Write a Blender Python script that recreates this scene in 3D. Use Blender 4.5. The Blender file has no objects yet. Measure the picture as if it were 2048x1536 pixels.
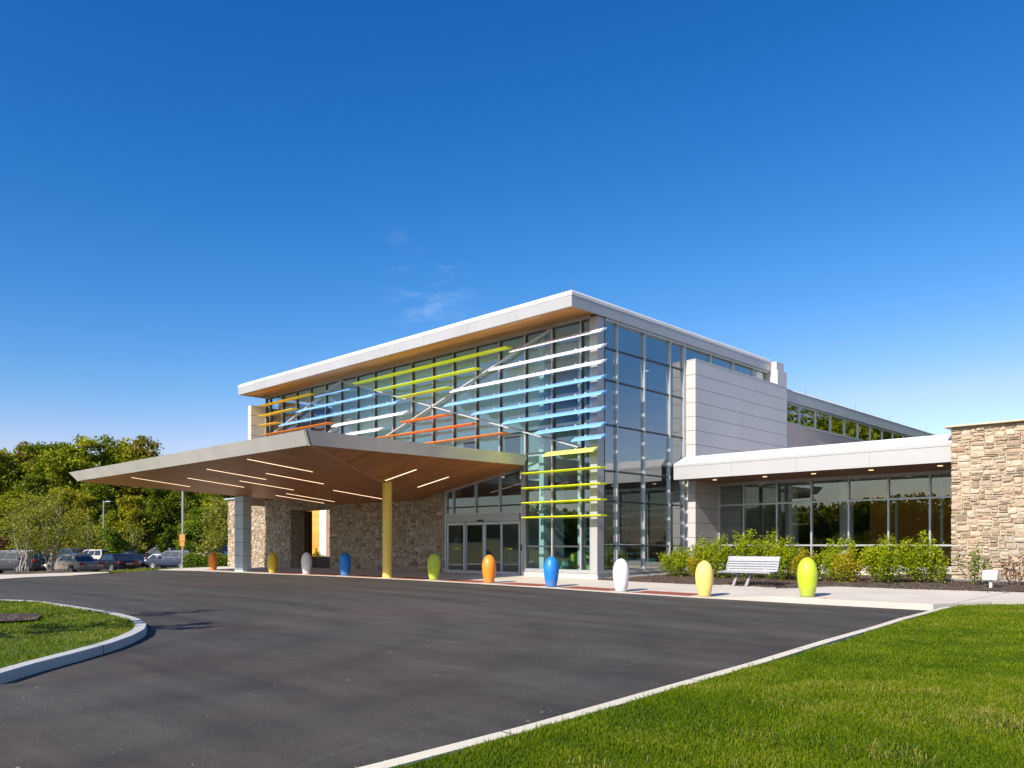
import bpy, bmesh, math, random
import numpy as np
from mathutils import Vector, Matrix
random.seed(7); rng = np.random.default_rng(7)
S = bpy.context.scene; COL = S.collection
R = math.radians

# ------------------------------------------------------------------ helpers
class MB:
    def __init__(s): s.v = []; s.f = []
    def add(s, vs, fs):
        o = len(s.v); s.v += [tuple(p) for p in vs]; s.f += [tuple(i + o for i in f) for f in fs]; return s
    def box(s, x0, x1, y0, y1, z0, z1):
        return s.add([(x0,y0,z0),(x1,y0,z0),(x1,y1,z0),(x0,y1,z0),(x0,y0,z1),(x1,y0,z1),(x1,y1,z1),(x0,y1,z1)],
                     [(0,3,2,1),(4,5,6,7),(0,1,5,4),(1,2,6,5),(2,3,7,6),(3,0,4,7)])
    def quad(s, a, b, c, d): return s.add([a,b,c,d], [(0,1,2,3)])
    def prism(s, bottom, top):
        n = len(bottom)
        return s.add(list(bottom)+list(top), [tuple(range(n-1,-1,-1)), tuple(range(n,2*n))]+[(i,(i+1)%n,n+(i+1)%n,n+i) for i in range(n)])
    def tube(s, pts, rad, n=6, cap=True):
        pts = [Vector(p) for p in pts]
        if not hasattr(rad,'__len__'): rad = [rad]*len(pts)
        o = len(s.v); u = None
        for i,p in enumerate(pts):
            d = (pts[min(i+1,len(pts)-1)]-pts[max(i-1,0)]).normalized()
            if u is None:
                u = d.cross(Vector((0,0,1)) if abs(d.z) < .9 else Vector((1,0,0))).normalized()
            else: u = (u - d*u.dot(d)).normalized()
            w = d.cross(u)
            for k in range(n):
                a = 2*math.pi*k/n; s.v.append(tuple(p + (u*math.cos(a)+w*math.sin(a))*rad[i]))
        for i in range(len(pts)-1):
            for k in range(n):
                a=o+i*n+k; b=o+i*n+(k+1)%n; s.f.append((a,b,b+n,a+n))
        if cap:
            s.f.append(tuple(o+k for k in range(n-1,-1,-1))); e=o+(len(pts)-1)*n; s.f.append(tuple(e+k for k in range(n)))
        return s
    def bar(s, a, b, w, h, up=(0,0,1)):
        a=Vector(a); b=Vector(b); d=(b-a).normalized(); u=d.cross(Vector(up))
        if u.length < 1e-4: u=d.cross(Vector((1,0,0)))
        u.normalize(); v=u.cross(d); q=[(-1,-1),(1,-1),(1,1),(-1,1)]
        return s.prism([a+u*w/2*i+v*h/2*j for i,j in q],[b+u*w/2*i+v*h/2*j for i,j in q])
    def lathe(s, prof, c=(0,0,0), n=24):
        o=len(s.v); m=len(prof)
        for r,z in prof:
            for k in range(n):
                a=2*math.pi*k/n; s.v.append((c[0]+r*math.cos(a), c[1]+r*math.sin(a), c[2]+z))
        for i in range(m-1):
            for k in range(n):
                a=o+i*n+k; b=o+i*n+(k+1)%n; s.f.append((a,b,b+n,a+n))
        s.f.append(tuple(o+k for k in range(n-1,-1,-1))); e=o+(m-1)*n; s.f.append(tuple(e+k for k in range(n)))
        return s
    def xf(s, M, start=0):
        for i in range(start,len(s.v)): s.v[i]=tuple(M@Vector(s.v[i]))
        return s
    def split(s, name, mat, parent=None, **k):
        # every separate piece becomes a part of its own
        par=list(range(len(s.v)))
        def fd(i):
            while par[i]!=i: par[i]=par[par[i]]; i=par[i]
            return i
        for f in s.f:
            for i in f[1:]: par[fd(i)]=fd(f[0])
        g={}
        for f in s.f: g.setdefault(fd(f[0]),[]).append(f)
        out=[]
        for fs in g.values():
            ids=sorted({i for f in fs for i in f}); mp={i:n for n,i in enumerate(ids)}; m=MB(); m.v=[s.v[i] for i in ids]; m.f=[tuple(mp[i] for i in f) for f in fs]
            out.append(m.build(name,mat,parent,**k))
        return out
    def build(s, name, mat, parent=None, smooth=None, bevel=0, recalc=True):
        me = bpy.data.meshes.new(name); me.from_pydata(s.v, [], s.f)
        if recalc:
            bm=bmesh.new(); bm.from_mesh(me); bmesh.ops.recalc_face_normals(bm, faces=bm.faces); bm.to_mesh(me); bm.free()
        return link(name, me, mat, parent, smooth, bevel)
def link(name, me, mat, parent=None, smooth=None, bevel=0):
    if mat: me.materials.append(mat)
    o = bpy.data.objects.new(name, me); COL.objects.link(o)
    if parent: o.parent = parent; o.matrix_parent_inverse = Matrix.Translation(-parent_loc(parent))
    if smooth is not None:
        me.polygons.foreach_set('use_smooth',[True]*len(me.polygons))
        if smooth < 180:
            me.set_sharp_from_angle(angle=R(smooth))
    if bevel:
        b=o.modifiers.new('bevel','BEVEL'); b.width=bevel; b.segments=2; b.limit_method='ANGLE'
    return o
def parent_loc(p):
    # a part is modelled in world coordinates, so only the thing's own Empty has to be undone
    return Vector(p.location) if p.parent is None else Vector()
def tag(o, label, cat, group=None, kind=None):
    o['label']=label; o['category']=cat
    if group: o['group']=group
    if kind: o['kind']=kind
    return o
def empty(name, label, cat, loc=(0,0,0), group=None, kind=None):
    o=bpy.data.objects.new(name,None); COL.objects.link(o); o.location=loc; o.empty_display_size=.2
    return tag(o,label,cat,group,kind)
def structure(o): o['kind']='structure'; return o
def copy_tree(o, parent=None):
    c=o.copy(); COL.objects.link(c)
    if parent: c.parent=parent
    for ch in o.children: copy_tree(ch,c)
    return c

def add_mat(o, mb, mat):
    # more geometry of the same part in a second material
    k=len(o.data.materials); bm=bmesh.new(); bm.from_mesh(o.data); vs=[bm.verts.new(v) for v in mb.v]
    for f in mb.f: bm.faces.new([vs[i] for i in f]).material_index=k
    bm.to_mesh(o.data); bm.free(); o.data.materials.append(mat)
# ------------------------------------------------------------------ materials
def node_mat(name):
    m=bpy.data.materials.new(name); m.use_nodes=True
    nt=m.node_tree; return m, nt, nt.nodes['Principled BSDF']
def N(nt, t, **k):
    n=nt.nodes.new(t)
    for a,b in k.items():
        if a in n.inputs.keys() if hasattr(n.inputs,'keys') else False: n.inputs[a].default_value=b
        else: setattr(n,a,b)
    return n
def rgb(c): return (c[0],c[1],c[2],1)
def mixc(nt, fac, a, b, blend='MIX'):
    n=nt.nodes.new('ShaderNodeMix'); n.data_type='RGBA'; n.blend_type=blend
    for sock,val in ((n.inputs[0],fac),(n.inputs[6],a),(n.inputs[7],b)):
        if hasattr(val,'is_output'): nt.links.new(val,sock)
        elif isinstance(val,(int,float)): sock.default_value=val
        else: sock.default_value=rgb(val)
    return n.outputs[2]
def noise(nt, scale, detail=4, rough=.55, coord='Object', vec=None, stretch=None):
    n=nt.nodes.new('ShaderNodeTexNoise'); n.inputs['Scale'].default_value=scale; n.inputs['Detail'].default_value=detail; n.inputs['Roughness'].default_value=rough
    if vec is None:
        t=nt.nodes.new('ShaderNodeTexCoord'); vec=t.outputs[coord]
    if stretch:
        mp=nt.nodes.new('ShaderNodeMapping'); mp.inputs['Scale'].default_value=stretch; nt.links.new(vec,mp.inputs[0]); vec=mp.outputs[0]
    nt.links.new(vec,n.inputs['Vector']); return n
def ramp(nt, src, stops):
    r=nt.nodes.new('ShaderNodeValToRGB'); e=r.color_ramp.elements
    while len(e)<len(stops): e.new(.5)
    for i,(p,c) in enumerate(stops): e[i].position=p; e[i].color=rgb(c) if hasattr(c,'__len__') else (c,c,c,1)
    nt.links.new(src,r.inputs[0]); return r.outputs[0]
def bump(nt, bsdf, src, strength=.3, dist=.02):
    b=nt.nodes.new('ShaderNodeBump'); b.inputs['Strength'].default_value=strength; b.inputs['Distance'].default_value=dist
    nt.links.new(src,b.inputs['Height']); nt.links.new(b.outputs[0],bsdf.inputs['Normal'])
def paint(name, c, rough=.4, metal=0, var=.06, scale=1.5, spec=.5, bumpy=0, coat=0, buckle=0):
    m,nt,b=node_mat(name); n=noise(nt,scale,5)
    f=ramp(nt,n.outputs[0],[(.3,1-var*1.5),(.7,1+var*.6)])
    nt.links.new(mixc(nt,1.0,c,f,'MULTIPLY'),b.inputs['Base Color'])
    b.inputs['Roughness'].default_value=rough; b.inputs['Metallic'].default_value=metal; b.inputs['Specular IOR Level'].default_value=spec
    if coat: b.inputs['Coat Weight'].default_value=coat; b.inputs['Coat Roughness'].default_value=.08
    if bumpy: bump(nt,b,noise(nt,scale*30,3).outputs[0],bumpy,.01)
    if buckle: bump(nt,b,noise(nt,.9,2,.4).outputs[0],buckle,.06)
    return m
def attr(nt,name):
    a=nt.nodes.new('ShaderNodeAttribute'); a.attribute_name=name; return a.outputs['Fac']
def emission(name,c,s):
    m,nt,b=node_mat(name); b.inputs['Base Color'].default_value=rgb(c); b.inputs['Emission Color'].default_value=rgb(c); b.inputs['Emission Strength'].default_value=s; return m
def leafmat(name, stops, transl=.35, rough=.5):
    m,nt,b=node_mat(name); c=ramp(nt,attr(nt,'tint'),stops)
    nt.links.new(c,b.inputs['Base Color']); b.inputs['Roughness'].default_value=rough; b.inputs['Specular IOR Level'].default_value=.15
    t=nt.nodes.new('ShaderNodeBsdfTranslucent'); nt.links.new(mixc(nt,1.0,c,(1.15,1.1,.6),'MULTIPLY'),t.inputs[0])
    mx=nt.nodes.new('ShaderNodeMixShader'); mx.inputs[0].default_value=transl
    nt.links.new(b.outputs[0],mx.inputs[1]); nt.links.new(t.outputs[0],mx.inputs[2])
    nt.links.new(mx.outputs[0],nt.nodes['Material Output'].inputs[0]); return m
def glass(name, tint, r0=.12, k=.85):
    m,nt,b=node_mat(name); nt.nodes.remove(b)
    lw=nt.nodes.new('ShaderNodeLayerWeight'); lw.inputs[0].default_value=.5
    p=N(nt,'ShaderNodeMath',operation='POWER'); nt.links.new(lw.outputs['Facing'],p.inputs[0]); p.inputs[1].default_value=3.5
    ma=N(nt,'ShaderNodeMath',operation='MULTIPLY_ADD'); nt.links.new(p.outputs[0],ma.inputs[0]); ma.inputs[1].default_value=k; ma.inputs[2].default_value=r0
    tr=nt.nodes.new('ShaderNodeBsdfTransparent'); tr.inputs[0].default_value=rgb(tint)
    gl=nt.nodes.new('ShaderNodeBsdfGlossy'); gl.inputs['Roughness'].default_value=.0; gl.inputs[0].default_value=(.92,.97,1,1)
    n=noise(nt,.35,2); bm=nt.nodes.new('ShaderNodeBump'); bm.inputs['Strength'].default_value=.02; bm.inputs['Distance'].default_value=.05
    nt.links.new(n.outputs[0],bm.inputs['Height'])
    oi=nt.nodes.new('ShaderNodeObjectInfo'); wn=nt.nodes.new('ShaderNodeTexWhiteNoise'); wn.noise_dimensions='1D'; nt.links.new(oi.outputs['Random'],wn.inputs['W'])
    sb=nt.nodes.new('ShaderNodeVectorMath'); sb.operation='MULTIPLY_ADD'; nt.links.new(wn.outputs['Color'],sb.inputs[0]); sb.inputs[1].default_value=(.014,)*3; nt.links.new(bm.outputs[0],sb.inputs[2])
    of=nt.nodes.new('ShaderNodeVectorMath'); of.operation='SUBTRACT'; nt.links.new(sb.outputs[0],of.inputs[0]); of.inputs[1].default_value=(.007,)*3
    nz=nt.nodes.new('ShaderNodeVectorMath'); nz.operation='NORMALIZE'; nt.links.new(of.outputs[0],nz.inputs[0]); nt.links.new(nz.outputs[0],gl.inputs['Normal'])
    mx=nt.nodes.new('ShaderNodeMixShader'); nt.links.new(ma.outputs[0],mx.inputs[0]); nt.links.new(tr.outputs[0],mx.inputs[1]); nt.links.new(gl.outputs[0],mx.inputs[2])
    nt.links.new(mx.outputs[0],nt.nodes['Material Output'].inputs[0]); return m
def wood(name, axis, c1, c2, board=.11, rough=.45):
    # boards run along `axis` ('X' or 'Y'); each board has its own tone, a thin dark gap and a grain
    m,nt,b=node_mat(name); t=nt.nodes.new('ShaderNodeTexCoord'); sp=nt.nodes.new('ShaderNodeSeparateXYZ'); nt.links.new(t.outputs['Object'],sp.inputs[0])
    across={'X':'Y','Y':'X','Z':'Z'}[axis]
    d=N(nt,'ShaderNodeMath',operation='DIVIDE'); nt.links.new(sp.outputs[across],d.inputs[0]); d.inputs[1].default_value=board
    fl=N(nt,'ShaderNodeMath',operation='FLOOR'); nt.links.new(d.outputs[0],fl.inputs[0])
    fr=N(nt,'ShaderNodeMath',operation='FRACT'); nt.links.new(d.outputs[0],fr.inputs[0])
    al='X' if axis in 'XZ' else 'Y'
    wn0=nt.nodes.new('ShaderNodeTexWhiteNoise'); wn0.noise_dimensions='1D'; nt.links.new(fl.outputs[0],wn0.inputs['W'])
    l=N(nt,'ShaderNodeMath',operation='MULTIPLY_ADD'); nt.links.new(sp.outputs[al],l.inputs[0]); l.inputs[1].default_value=1/3.6; nt.links.new(wn0.outputs[0],l.inputs[2])
    lf=N(nt,'ShaderNodeMath',operation='FLOOR'); nt.links.new(l.outputs[0],lf.inputs[0])
    wn=nt.nodes.new('ShaderNodeTexWhiteNoise'); wn.noise_dimensions='2D'; cb=nt.nodes.new('ShaderNodeCombineXYZ'); nt.links.new(fl.outputs[0],cb.inputs[0]); nt.links.new(lf.outputs[0],cb.inputs[1]); nt.links.new(cb.outputs[0],wn.inputs['Vector'])
    st={'X':(1.2,22,22),'Y':(22,1.2,22),'Z':(1.2,1.2,22)}[axis]
    g=noise(nt,1,4,.6,stretch=st)
    add=N(nt,'ShaderNodeMath',operation='MULTIPLY_ADD'); nt.links.new(g.outputs[0],add.inputs[0]); add.inputs[1].default_value=.5; nt.links.new(wn.outputs[0],add.inputs[2])
    c=ramp(nt,add.outputs[0],[(.1,c1),(1.1,c2)])
    gap=ramp(nt,fr.outputs[0],[(0,.35),(.05,1.0)])
    nt.links.new(mixc(nt,1.0,c,gap,'MULTIPLY'),b.inputs['Base Color']); b.inputs['Roughness'].default_value=rough
    bump(nt,b,gap,.25,.01); return m
M={}
M['white_metal']=paint('white_metal',(.40,.395,.395),.42,.0,.03,.8)
M['fascia']=paint('fascia_metal',(.42,.41,.405),.38,.2,.05,.7,buckle=.12)
M['canopy_metal']=paint('canopy_metal',(.68,.655,.62),.36,.3,.07,.9,buckle=.12)
M['cap']=paint('roof_cap',(.70,.68,.66),.45,0,.04,.6)
M['panel']=paint('panel_metal',(.52,.495,.48),.42,.1,.04,.6,buckle=.12)
M['rod']=paint('dark_rod',(.10,.10,.11),.5,.3)
M['joint']=paint('joint_dark',(.05,.05,.055),.8)
M['frame']=paint('aluminium_frame',(.52,.53,.54),.38,.55,.05,2)
M['frame_dark']=paint('transom_dark',(.06,.065,.07),.5,.2)
M['frame_shade']=paint('frame_shade',(.085,.075,.065),.6)  # dark tone for the mullion sides, shade put into the colour
M['glass']=glass('tinted_glass',(.58,.80,.81),.19,.70)
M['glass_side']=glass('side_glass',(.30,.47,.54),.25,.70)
M['glass_low']=glass('tinted_glass_low',(.60,.66,.64),.12,.8)
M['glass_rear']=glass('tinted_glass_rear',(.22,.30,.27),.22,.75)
M['glass_car']=glass('car_glass',(.25,.29,.30),.10,.8)
M['soffit_y']=wood('canopy_boards_left','Y',(.34,.125,.032),(.56,.22,.062))
M['soffit_x']=wood('canopy_boards_right','X',(.34,.125,.030),(.56,.22,.058))
M['soffit_top']=wood('roof_soffit_boards','X',(.36,.135,.022),(.60,.26,.055),.13)
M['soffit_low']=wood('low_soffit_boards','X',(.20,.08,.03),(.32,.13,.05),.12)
M['timber']=wood('timber_siding','Z',(.60,.25,.045),(.78,.37,.085),.24)
M['dark_wood']=wood('dark_bench_wood','X',(.05,.022,.012),(.08,.035,.018),.1)
M['blue']=paint('blue_paint',(.20,.43,.84),.32,.0,.03)
M['white']=paint('white_paint',(.80,.80,.80),.35,.0,.02)
M['lime']=paint('lime_paint',(.72,.80,.02),.35,.0,.03)
M['pale_lime']=paint('pale_lime_paint',(.66,.70,.16),.35,0,.03)
M['yellow']=paint('yellow_paint',(.95,.60,.03),.35,0,.03)
M['orange']=paint('orange_paint',(.92,.24,.02),.35,0,.03)
def bollard_paint(name,c,rough):
    m,nt,b=node_mat(name); t=nt.nodes.new('ShaderNodeTexCoord'); sp=nt.nodes.new('ShaderNodeSeparateXYZ'); nt.links.new(t.outputs['Object'],sp.inputs[0])
    n=noise(nt,14,5,.7); n2=noise(nt,3,4,.6)
    a=N(nt,'ShaderNodeMath',operation='MULTIPLY_ADD'); nt.links.new(n.outputs[0],a.inputs[0]); a.inputs[1].default_value=-.30; nt.links.new(sp.outputs['Z'],a.inputs[2])
    dirt=ramp(nt,a.outputs[0],[(0,.30),(.10,0)])
    c2=mixc(nt,1,c,ramp(nt,n2.outputs[0],[(.3,.90),(.7,1.05)]),'MULTIPLY'); nt.links.new(mixc(nt,dirt,c2,(.16,.14,.11)),b.inputs['Base Color'])
    nt.links.new(ramp(nt,n2.outputs[0],[(.3,rough-.08),(.7,rough+.12)]),b.inputs['Roughness']); bump(nt,b,noise(nt,60,2).outputs[0],.04,.004); return m
M['b_orange']=bollard_paint('bollard_orange',(.83,.26,.02),.42)
M['b_yellow']=bollard_paint('bollard_yellow',(.84,.63,.17),.48)
M['b_yellow2']=bollard_paint('bollard_mustard',(.70,.52,.03),.42)
M['b_lime']=bollard_paint('bollard_lime',(.47,.59,.03),.42)
M['b_blue']=bollard_paint('bollard_blue',(.012,.20,.62),.42)
M['b_white']=bollard_paint('bollard_white',(.80,.80,.79),.42)
M['col_yellow']=paint('column_yellow',(.95,.64,.09),.42,.0,.04)
M['clad']=paint('column_clad',(.56,.64,.70),.34,.3,.08)
M['wall_white']=paint('plaster_white',(.62,.62,.60),.8,0,.03)
M['wall_cream']=paint('plaster_cream',(.80,.76,.68),.8,0,.03)
M['wall_pink']=paint('stucco_pink',(.46,.38,.35),.85,0,.05)
M['floor_in']=paint('floor_tile',(.10,.09,.085),.3,0,.08)
M['rust']=paint('amber_wall',(.75,.29,.05),.6,0,.12,.8)
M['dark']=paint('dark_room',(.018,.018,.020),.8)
M['plinth']=paint('concrete_plinth',(.62,.56,.44),.8,0,.08,2,bumpy=.2)
M['steel']=paint('galvanised',(.42,.44,.46),.4,.7,.08)
M['bench']=paint('bench_metal',(.40,.405,.42),.38,.35,.05,4)
M['sofa_green']=paint('fabric_green',(.03,.26,.17),.8)
M['sofa_yellow']=paint('fabric_yellow',(.42,.42,.06),.8)
M['plastic_white']=paint('plastic_white',(.82,.81,.82),.4)
M['black']=paint('black_plastic',(.015,.015,.016),.4)
M['strip']=emission('strip_light',(1,.82,.54),1.25)
M['spot']=emission('spot_light',(1,.78,.45),.9)
M['tyre']=paint('tyre_rubber',(.02,.02,.021),.8)
M['rim']=paint('alloy_rim',(.6,.6,.62),.3,.8)
M['red_lens']=paint('red_lens',(.45,.01,.012),.15)
M['clear_lens']=paint('clear_lens',(.75,.77,.78),.12)
M['plate']=paint('number_plate',(.55,.55,.35),.5)
M['sign']=paint('sign_back',(.62,.25,.06),.55)
M['bark']=paint('bark',(.11,.085,.06),.9,0,.3,6,bumpy=.5)
M['birch']=paint('birch_bark',(.50,.44,.36),.8,0,.5,9,bumpy=.4)
# asphalt
def asphalt():
    m,nt,b=node_mat('asphalt'); big=noise(nt,.12,6,.6,stretch=(1,2.6,1)); mid=noise(nt,1.4,5,.65,stretch=(1,1.8,1)); fine=noise(nt,85,2,.7)
    tr=noise(nt,.5,3,.5,stretch=(.22,2.2,1))
    c=ramp(nt,big.outputs[0],[(.3,(.050,.044,.038)),(.7,(.073,.063,.053))])
    hu=noise(nt,.33,4,.6); c=mixc(nt,1,c,ramp(nt,hu.outputs[0],[(.36,(.90,1.0,.98)),(.62,(1.08,.98,.94))]),'MULTIPLY')
    c=mixc(nt,1,c,ramp(nt,mid.outputs[0],[(.3,.82),(.7,1.18)]),'MULTIPLY')
    t0=nt.nodes.new('ShaderNodeTexCoord'); s0=nt.nodes.new('ShaderNodeSeparateXYZ'); nt.links.new(t0.outputs['Object'],s0.inputs[0])
    wob=noise(nt,.5,3,.6); sm=N(nt,'ShaderNodeMath',operation='MULTIPLY_ADD'); nt.links.new(wob.outputs[0],sm.inputs[0]); sm.inputs[1].default_value=.35; nt.links.new(s0.outputs['X'],sm.inputs[2])
    sy=N(nt,'ShaderNodeMath',operation='MULTIPLY_ADD'); nt.links.new(s0.outputs['Y'],sy.inputs[0]); sy.inputs[1].default_value=.22; nt.links.new(sm.outputs[0],sy.inputs[2])
    fm=N(nt,'ShaderNodeMath',operation='PINGPONG'); nt.links.new(sy.outputs[0],fm.inputs[0]); fm.inputs[1].default_value=1.9
    sk=noise(nt,6,4,.7); ln=N(nt,'ShaderNodeMath',operation='MULTIPLY_ADD'); nt.links.new(sk.outputs[0],ln.inputs[0]); ln.inputs[1].default_value=.10; nt.links.new(fm.outputs[0],ln.inputs[2])
    c=mixc(nt,1,c,ramp(nt,ln.outputs[0],[(.035,1.32),(.085,1.0)]),'MULTIPLY')
    # faint tyre arcs round the loop
    dst=nt.nodes.new('ShaderNodeVectorMath'); dst.operation='DISTANCE'; nt.links.new(t0.outputs['Object'],dst.inputs[0]); dst.inputs[1].default_value=(-17,2.0,0)
    d2=N(nt,'ShaderNodeMath',operation='MULTIPLY_ADD'); nt.links.new(wob.outputs[0],d2.inputs[0]); d2.inputs[1].default_value=1.2; nt.links.new(dst.outputs['Value'],d2.inputs[2])
    d3=N(nt,'ShaderNodeMath',operation='PINGPONG'); nt.links.new(d2.outputs[0],d3.inputs[0]); d3.inputs[1].default_value=.85
    c=mixc(nt,1,c,ramp(nt,d3.outputs[0],[(.05,.88),(.30,1.0),(.8,1.06)]),'MULTIPLY')
    c=mixc(nt,1,c,ramp(nt,tr.outputs[0],[(.35,.84),(.66,1.22)]),'MULTIPLY')
    c=mixc(nt,1,c,ramp(nt,fine.outputs[0],[(.25,.55),(.75,1.45)]),'MULTIPLY')
    v=nt.nodes.new('ShaderNodeTexVoronoi'); v.inputs['Scale'].default_value=2.6; t=nt.nodes.new('ShaderNodeTexCoord'); nt.links.new(t.outputs['Object'],v.inputs['Vector'])
    sp=ramp(nt,v.outputs['Distance'],[(.028,1),(.040,0)])
    c=mixc(nt,sp,c,(.34,.32,.29))
    nt.links.new(c,b.inputs['Base Color']); b.inputs['Roughness'].default_value=.82; b.inputs['Specular IOR Level'].default_value=.3
    bump(nt,b,fine.outputs[0],.55,.006); return m
M['asphalt']=asphalt()
def concrete(name,c,joint=None,axis='X'):
    m,nt,b=node_mat(name); a=noise(nt,.6,6,.6); f=noise(nt,40,3,.6)
    col=mixc(nt,1,c,ramp(nt,a.outputs[0],[(.3,.88),(.7,1.06)]),'MULTIPLY'); col=mixc(nt,1,col,ramp(nt,f.outputs[0],[(.3,.93),(.7,1.05)]),'MULTIPLY')
    nt.links.new(col,b.inputs['Base Color']); b.inputs['Roughness'].default_value=.85; bump(nt,b,f.outputs[0],.25,.004); return m
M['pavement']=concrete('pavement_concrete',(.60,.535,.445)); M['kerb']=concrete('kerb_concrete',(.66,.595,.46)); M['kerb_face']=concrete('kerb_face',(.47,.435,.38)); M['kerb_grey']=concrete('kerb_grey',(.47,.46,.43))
def tactile():
    m,nt,b=node_mat('tactile_brick'); t=nt.nodes.new('ShaderNodeTexCoord'); v=nt.nodes.new('ShaderNodeTexVoronoi'); v.inputs['Scale'].default_value=16; v.inputs['Randomness'].default_value=0
    nt.links.new(t.outputs['Object'],v.inputs['Vector']); d=ramp(nt,v.outputs['Distance'],[(.18,1),(.34,0)])
    c=mixc(nt,d,(.27,.065,.035),(.40,.13,.075)); nt.links.new(c,b.inputs['Base Color']); b.inputs['Roughness'].default_value=.8; bump(nt,b,d,.8,.01); return m
M['tactile']=tactile()
def soil(name,a,bc,c2,scale=30):
    m,nt,b=node_mat(name); v=nt.nodes.new('ShaderNodeTexVoronoi'); v.inputs['Scale'].default_value=scale; t=nt.nodes.new('ShaderNodeTexCoord'); nt.links.new(t.outputs['Object'],v.inputs['Vector'])
    s=nt.nodes.new('ShaderNodeSeparateColor'); nt.links.new(v.outputs['Color'],s.inputs[0])
    nt.links.new(ramp(nt,s.outputs[0],[(.1,a),(.6,bc),(.97,c2)]),b.inputs['Base Color']); b.inputs['Roughness'].default_value=.95
    n=noise(nt,18,5,.7); bump(nt,b,n.outputs[0],1.0,.05); return m
M['mulch']=soil('mulch',(.03,.019,.013),(.085,.055,.038),(.19,.135,.09)); M['stones']=soil('gravel_bed',(.16,.17,.17),(.25,.25,.24),(.42,.42,.40),40)
def turf():
    m,nt,b=node_mat('turf_soil'); a=noise(nt,.5,5,.6); f=noise(nt,25,4,.7)
    c=ramp(nt,a.outputs[0],[(.3,(.055,.095,.006)),(.55,(.09,.13,.010)),(.78,(.17,.15,.035))]); c=mixc(nt,1,c,ramp(nt,f.outputs[0],[(.3,.6),(.7,1.3)]),'MULTIPLY')
    nt.links.new(c,b.inputs['Base Color']); b.inputs['Roughness'].default_value=.95; bump(nt,b,f.outputs[0],.8,.03); return m
M['turf']=turf()
def field():
    m,nt,b=node_mat('field_grass'); a=noise(nt,.08,6,.65)
    nt.links.new(ramp(nt,a.outputs[0],[(.3,(.10,.12,.02)),(.7,(.22,.20,.05))]),b.inputs['Base Color']); b.inputs['Roughness'].default_value=.95; return m
M['field']=field()
def stone():
    m,nt,b=node_mat('rubble_stone'); c=ramp(nt,attr(nt,'tint'),[(0,(.215,.162,.115)),(.15,(.345,.262,.18)),(.35,(.43,.34,.24)),(.55,(.49,.405,.30)),(.70,(.36,.265,.18)),(.82,(.34,.295,.24)),(.93,(.54,.46,.35)),(1,(.36,.235,.15))])
    a=noise(nt,7,6,.65); f=noise(nt,34,4,.7)
    c=mixc(nt,1,c,ramp(nt,a.outputs[0],[(.28,.62),(.5,1.0),(.75,1.16)]),'MULTIPLY'); c=mixc(nt,1,c,ramp(nt,f.outputs[0],[(.3,.82),(.7,1.12)]),'MULTIPLY')
    nt.links.new(c,b.inputs['Base Color']); b.inputs['Roughness'].default_value=.9; bump(nt,b,a.outputs[0],.8,.04); return m
M['stone']=stone(); M['mortar']=paint('mortar',(.44,.345,.24),.95,0,.1,6)
G0=[(0,(.06,.09,.005)),(.35,(.18,.225,.009)),(.7,(.32,.34,.013)),(1,(.46,.40,.022))]
M['leaf_dark']=leafmat('leaves_dark',[(0,(.05,.08,.006)),(.5,(.15,.195,.010)),(1,(.29,.30,.018))])
M['leaf_mid']=leafmat('leaves_mid',G0)
M['leaf_olive']=leafmat('leaves_olive',[(0,(.09,.095,.008)),(.5,(.25,.22,.016)),(1,(.42,.29,.03))])
M['leaf_yellow']=leafmat('leaves_yellow',[(0,(.10,.12,.006)),(.5,(.28,.28,.014)),(1,(.48,.37,.02))])
M['leaf_birch']=leafmat('leaves_birch',[(0,(.11,.125,.015)),(.5,(.26,.27,.035)),(1,(.44,.42,.08))])
M['leaf_bright']=leafmat('leaves_bright',[(0,(.06,.11,.006)),(.5,(.115,.18,.008)),(1,(.22,.27,.012))])
M['leaf_shrub']=leafmat('leaves_shrub',[(0,(.08,.13,.004)),(.45,(.22,.29,.006)),(.8,(.40,.44,.012)),(1,(.52,.42,.02))],.38,.4)
M['leaf_gold']=leafmat('leaves_gold',[(0,(.15,.17,.006)),(.5,(.33,.31,.012)),(1,(.56,.36,.02))],.38,.4)
M['leaf_dead']=leafmat('leaves_dead',[(0,(.07,.022,.014)),(.5,(.15,.05,.028)),(1,(.24,.10,.05))],.2)
M['grass']=leafmat('grass_blades',[(0,(.042,.085,.002)),(.4,(.098,.165,.003)),(.7,(.168,.228,.005)),(.9,(.25,.255,.02)),(1,(.38,.31,.11))],.4,.45)

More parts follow.
